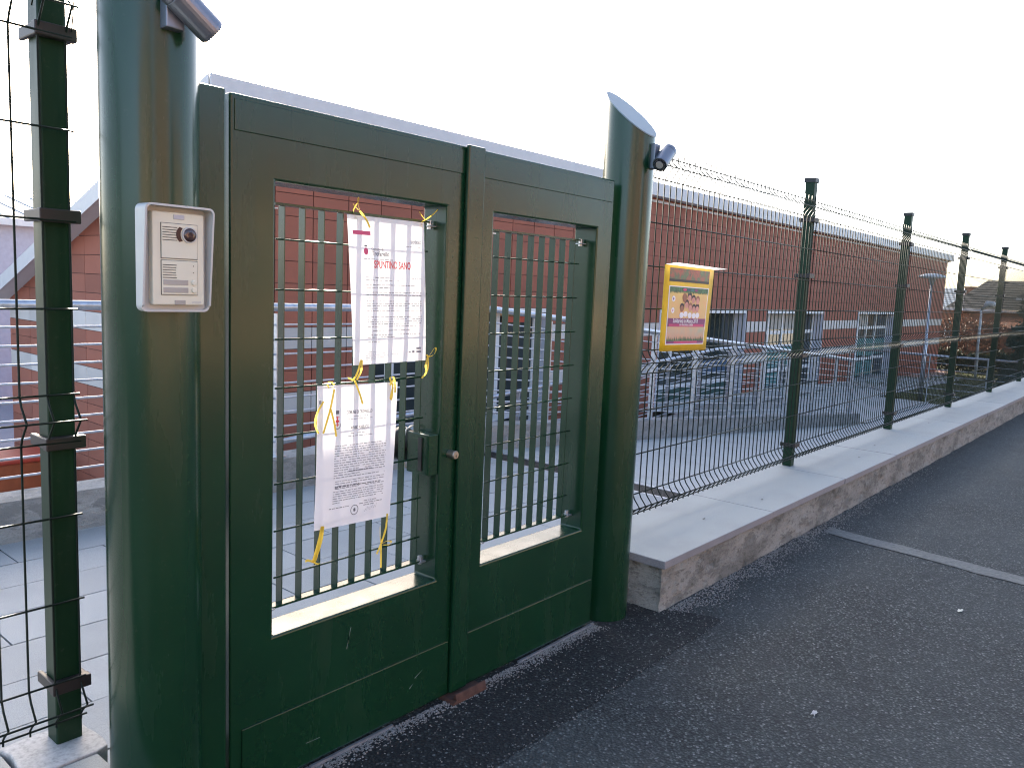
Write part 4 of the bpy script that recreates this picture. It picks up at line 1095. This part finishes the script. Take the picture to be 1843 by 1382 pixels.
# ------------------------------------------------------------------ lamps beyond the fence
def ufo_lamp(x, y, z0, zt, rd, label):
    root = empty('street_lamp', (x, y, z0))
    adopt(root, MB().tube([(x, y, z0), (x, y, z0+1.6), (x, y, z0+1.62), (x, y, zt-.2)], [.062, .058, .038, .032], 12).build('pole', 'galv', smooth=True))
    adopt(root, MB().tube([(x, y, zt-.22), (x, y, zt-.06), (x, y, zt-.03), (x, y, zt+.01), (x, y, zt+.055), (x, y, zt+.075)], [.05, .09, rd, rd*.97, rd*.55, .05], 24).build('lamp_head', 'metal_roof', smooth=True))
    return tag(root, label, 'street lamp')
ufo_lamp(22.9, 5.33, -.95, 2.28, .33, 'grey lamp post with wide flat disc head standing before the end of the school')
root = empty('street_lamp', (36.2, 6.5, -1.25))
adopt(root, MB().tube([(36.2, 6.5, -1.3), (36.2, 6.55, 1.45)], [.06, .045], 10).build('pole', 'frame_white', smooth=True))
adopt(root, MB().tube([(36.2, 6.53, 1.42), (36.2, 6.35, 1.68), (36.2, 6.15, 1.66), (36.2, 6.05, 1.60)], [.04, .13, .12, .06], 10).build('lamp_head', 'frame_white', smooth=True))
tag(root, 'thin white lamp post with a small tilted head in front of the houses', 'street lamp')

# ------------------------------------------------------------------ vegetation
def leaf_cloud(pts, size, rndm, flat=.0):
    mb = MB()
    for p in pts:
        a = Vector((rndm.gauss(0, 1), rndm.gauss(0, 1), rndm.gauss(0, 1))).normalized()
        b = a.orthogonal().normalized(); b = (b*math.cos(rndm.uniform(0, 6.28)) + a.cross(b)*math.sin(rndm.uniform(0, 6.28))); s = size*rndm.uniform(.6, 1.3)
        p = Vector(p); c = a.cross(b)
        mb.quad(p-b*s, p+c*s*.45, p+b*s, p-c*s*.45)
    return mb
rv = random.Random(11)
def conifer(cx, cy, z0, h, rad, label, n=9000):
    root = empty('conifer', (cx, cy, z0))
    adopt(root, MB().tube([(cx, cy, z0), (cx, cy, z0+h*.5), (cx, cy, z0+h*.97)], [.14, .09, .015], 8).build('trunk', 'bark', smooth=True))
    pts = []; br = MB()
    for k in range(110):
        t = rv.uniform(.04, .98); zc = z0+h*t; L = rad*(1-t)**.75*rv.uniform(.75, 1.1)+.1; a = rv.uniform(0, 6.28)
        tip = Vector((cx+L*math.cos(a), cy+L*math.sin(a), zc-.12*L)); base = Vector((cx, cy, zc+.1*L))
        br.tube([base, tip], [.02, .006], 4)
        m_ = int(n/110)
        for j in range(m_):
            s = rv.uniform(.25, 1.02); q = base.lerp(tip, s); w = .16*rad*(1.25-s)
            pts.append((q.x+rv.gauss(0, w), q.y+rv.gauss(0, w), q.z+rv.gauss(0, w*.55)))
    adopt(root, br.build('branches', 'bark'))
    o = leaf_cloud(pts, .095, rv).build('crown', 'conifer'); adopt(root, o)
    return tag(root, label, 'conifer tree')
conifer(30.2, 3.45, -1.15, 4.5, 1.5, 'dark blue-green conifer tree growing behind the far fence posts', 26000)
def hedge(name, mat, x0, x1, y0, y1, z0, z1, n, size, label, cat):
    root = empty(name, ((x0+x1)/2, (y0+y1)/2, z0)); pts = []
    for _ in range(n):
        y = rv.uniform(y0, y1); top = z1 + .10*math.sin(y*3.1)+.06*math.sin(y*7.7+1)
        z = z0+(top-z0)*rv.random()**.7; pts.append((rv.uniform(x0, x1) if rv.random() < .5 else x0+abs(rv.gauss(0, .08)), y, z+rv.gauss(0, .04)))
    adopt(root, leaf_cloud(pts, size, rv).build('foliage', mat))
    st = MB()
    for _ in range(24):
        y = rv.uniform(y0, y1); x = rv.uniform(x0+.1, x1-.1); st.tube([(x, y, z0-.05), (x+rv.uniform(-.1, .1), y+rv.uniform(-.2, .2), z1*.6+z0*.4)], [.02, .008], 4)
    adopt(root, st.build('stems', 'bark'))
    return tag(root, label, cat)
hedge('clipped_hedge', 'hedge', 40.6, 42.0, 2.8, 11.5, -1.42, -.52, 9000, .085, 'dark clipped hedge at the far end of the lawn', 'hedge')
hedge('red_shrub', 'redleaf', 43.2, 45.0, 6.9, 11.5, -1.42, .95, 5200, .075, 'russet autumn-leaved shrub behind the dark hedge', 'shrub')
# grass tufts on the lawn
pts = []
gm = MB()
for _ in range(9000):
    x = rv.uniform(22.3, 40.4); y = rv.uniform(2.7, 8.3 if x > 24 else 6.1); z = zl(x)
    a = rv.uniform(0, 6.28); h = rv.uniform(.03, .08); dx, dy = .012*math.cos(a), .012*math.sin(a)
    gm.quad((x-dx, y-dy, z-.005), (x+dx, y+dy, z-.005), (x+rv.gauss(0, .02), y+rv.gauss(0, .02), z+h))
o = gm.build('grass', leaf_mat('grass_blades', (.05, .07, .02), (.14, .14, .04), .35)); tag(o, 'short winter grass growing on the lawn beyond the ramp', 'grass', kind='stuff')

# ------------------------------------------------------------------ far houses
def hip_house(name, x0, x1, y0, y1, z0, ze, zr, ridge, wall, roofm, label, win=()):
    root = empty(name, ((x0+x1)/2, (y0+y1)/2, z0)); ov = .35
    adopt(root, MB().box(x0, x1, y0, y1, z0, ze-.05).build('wall', wall))
    a, b, c, d = x0-ov, x1+ov, y0-ov, y1+ov; xm = (x0+x1)/2; r0, r1 = ridge
    mb = MB(); mb.quad((a, d, ze), (a, c, ze), (xm, r0, zr), (xm, r1, zr)); mb.quad((b, c, ze), (b, d, ze), (xm, r1, zr), (xm, r0, zr))
    mb.quad((a, c, ze), (b, c, ze), (xm, r0, zr)); mb.quad((b, d, ze), (a, d, ze), (xm, r1, zr)); mb.quad((a, c, ze-.04), (a, d, ze-.04), (b, d, ze-.04), (b, c, ze-.04))
    rf = mb.build('roof', roofm); adopt(root, rf)
    adopt(root, MB().box(a-.08, a, c, d, ze-.12, ze-.01).build('gutter', 'fascia'))
    rg = MB(); 
    n = int((zr-ze)/.13)
    for k in range(1, n):       # tile courses as small steps on the slope facing the camera
        t = k/n; xx = a+(xm-a)*t; zz = ze+(zr-ze)*t; ya = c+(r0-c)*t; yb_ = d+(r1-d)*t
        rg.box(xx-.02, xx+.03, ya, yb_, zz-.02, zz+.014)
    o = rg.build('tile_courses', roofm); o['kind'] = 'stuff'; adopt(root, o)
    for (ya, yb_, za, zb_) in win:
        w = MB().box(x0-.04, x0+.02, ya, yb_, za, zb_).build('window', 'frame_white'); adopt(root, w)
        adopt(root, MB().box(x0-.05, x0-.041, ya+.08, yb_-.08, za+.08, zb_-.08).build('pane', 'glass'))
    return tag(root, label, 'house')
hip_house('house', 47.5, 55, 5.2, 9.9, -1.8, 1.42, 3.0, (7.0, 9.1), 'house_wall', 'roof_tile', 'small brick house with dark hipped tile roof beyond the red shrub', [(6.4, 7.2, -.1, .9)])
h2 = hip_house('house', 45.5, 52, .0, 6.4, -1.8, 2.05, 4.6, (2.8, 4.0), 'house_wall2', 'roof_tile', 'taller ochre house with dark tile roof behind the conifer', [(4.6, 5.4, -.2, 1.0)])
h3 = hip_house('house', 60, 67, 11.2, 16, -1.8, 1.35, 2.75, (12.6, 15), 'house_wall', 'metal_roof', 'distant brick house with pale roof seen past the end of the school', [(12.0, 12.9, -.6, .5)])
ch = empty('chimney_stack', (62, 12.0, 2.2))
adopt(ch, MB().box(61.6, 62.4, 11.55, 12.25, 1.9, 2.75).build('stack', 'house_wall')); adopt(ch, MB().box(61.5, 62.5, 11.45, 12.35, 2.75, 2.85).build('cap', 'roof_tile_red'))
adopt(h3, *[c for c in ch.children]); bpy.data.objects.remove(ch)
sh_ = empty('garden_shed', (46.3, 7.0, -1.8))
adopt(sh_, MB().box(45.6, 47.0, 5.6, 7.6, -1.6, .55).build('wall', 'house_wall'))
adopt(sh_, MB().prism([(45.4, .50), (47.2, 1.05), (47.2, 1.12), (45.4, .57)], 1, 5.4, 7.8).build('roof', 'roof_tile_red'))
tag(sh_, 'low brick outbuilding with red tile lean-to roof beyond the hedge', 'shed')

# ------------------------------------------------------------------ small things: gravel, litter, leaves
def stones(n, where, smin, smax, r):
    mb = MB()
    for _ in range(n):
        x, y, z = where(r); s = r.uniform(smin, smax); i = len(mb.v); a0 = r.uniform(0, 6.28)
        k = 5
        for j in range(k):
            a = a0+2*math.pi*j/k; q = s*r.uniform(.6, 1.1); mb.v.append((x+q*math.cos(a), y+q*math.sin(a)*.8, z+s*r.uniform(-.1, .25)))
        mb.v.append((x+r.uniform(-.3, .3)*s, y+r.uniform(-.3, .3)*s, z+s*r.uniform(.6, .95)))
        for j in range(k): mb.f.append((i+j, i+(j+1) % k, i+k))
    return mb
rs = random.Random(21)
def w1(r):
    x = r.uniform(1.1, 3.05); return (x, 2.012-abs(r.gauss(0, .030))-.004, .0045)
def w2(r):
    x = r.uniform(.6, 3.55); return (x, r.uniform(1.60, 2.0) if r.random() < .8 else 1.597+r.gauss(0, .012), .0045)
def w3(r):
    x = 3.40+abs(r.gauss(0, 2.2)); return (x, 1.857-abs(r.gauss(0, .10))*(.5+.5*math.sin(x*5.3)**2), .001)
def w4(r):
    x = r.uniform(1.2, 9); return (x, r.uniform(-.2, 1.6), .0005)
o = stones(3200, w1, .0025, .0060, rs); o.v += []; a = o.build('threshold_gravel', 'stone_chip'); tag(a, 'pale loose gravel gathered along the foot of the gate', 'gravel', kind='stuff')
a = stones(1100, w2, .0014, .0050, rs).build('loose_gravel', 'stone_chip'); tag(a, 'scattered pale stone chips on the dark asphalt strip before the gate', 'gravel', kind='stuff')
a = stones(4200, w3, .0016, .0075, rs).build('wall_gravel', 'stone_chip'); tag(a, 'loose gravel and grit along the foot of the fence wall', 'gravel', kind='stuff')
a = stones(900, w4, .0012, .0036, rs).build('road_grit', 'stone_chip'); tag(a, 'fine pale grit strewn over the road asphalt', 'gravel', kind='stuff')
def scrap(x, y, z, s, mat, label, cat, seed):
    r = random.Random(seed); mb = MB(); P = {}
    for i in range(5):
        for j in range(4): P[i, j] = (x+s*(i-2)*.5*r.uniform(.7, 1.2), y+s*(j-1.5)*.32*r.uniform(.7, 1.2), z+.002+s*r.uniform(0, .35))
    for i in range(4):
        for j in range(3): mb.quad(P[i, j], P[i+1, j], P[i+1, j+1], P[i, j+1])
    tag(mb.build('paper_scrap' if cat == 'litter' else 'dry_leaf', mat), label, cat)
scrap(4.58, .771, .001, .022, 'ivory', 'crumpled white paper scrap lying on the road near the pale strip', 'litter', 1)
scrap(2.989, .949, .001, .017, 'mortar', 'small torn beige scrap lying on open asphalt in front of the gate', 'litter', 2)
M['dryleaf'] = plain('dry_leaf', (.06, .045, .03), .8)
for k, (x, y, l) in enumerate([(4.9, 2.0, 'dry leaf on the first coping slabs under the poster panel'), (6.9, 2.02, 'dry leaf on the coping past the first fence post'), (7.6, 2.1, 'dry leaf lying on the coping before the second fence post'), (9.6, 2.12, 'dry leaf on the coping past the second fence post'), (4.2, 2.05, 'tiny dry leaf on the coping nearest the gate pillar')]):
    scrap(x, y, CT+.001, .012, 'dryleaf', l, 'leaf', 10+k)

# ------------------------------------------------------------------ the far side of the street, behind the viewer (mirrored in the paint)
def facing_house(x0, x1, y1, h, wall, label, nwin):
    root = empty('terraced_house', ((x0+x1)/2, y1-4, 0))
    adopt(root, MB().box(x0, x1, y1-8, y1, 0, h).build('wall', wall))
    adopt(root, MB().prism([(y1-8.5, h+.01), (y1+.5, h+.01), (y1-4, h+2.2)], 0, x0-.4, x1+.4).build('roof', 'roof_tile_red'))
    for k in range(nwin):
        cx_ = x0+(x1-x0)*(k+.5)/nwin
        for z0 in (.9, 3.8):
            if z0+1.5 > h: continue
            w = MB().box(cx_-.55, cx_+.55, y1-.01, y1+.05, z0, z0+1.5).build('window', 'frame_white'); adopt(root, w)
            adopt(root, MB().box(cx_-.45, cx_+.45, y1+.051, y1+.06, z0+.1, z0+1.4).build('pane', 'glass'))
    return tag(root, label, 'house')
facing_house(-16, -7, -11.5, 5.8, 'house_wall2', 'ochre two-storey house across the street behind the viewer', 3)
facing_house(-3.5, 5.5, -12.5, 5.6, 'house_wall', 'brick two-storey house across the street behind the viewer', 3)
facing_house(9, 22, -12.0, 3.4, 'house_wall2', 'long low ochre house across the street behind the viewer', 5)
hedge('garden_hedge', 'hedge', -40, -7.2, -9.9, -9.0, 0, 1.5, 5000, .16, 'clipped garden hedge along the far side of the street', 'hedge')
gw = MB().box(-6.5, 40, -9.3, -9.05, 0, 1.15).build('garden_wall', 'house_wall2'); tag(gw, 'ochre rendered garden wall along the far side of the street', 'wall')
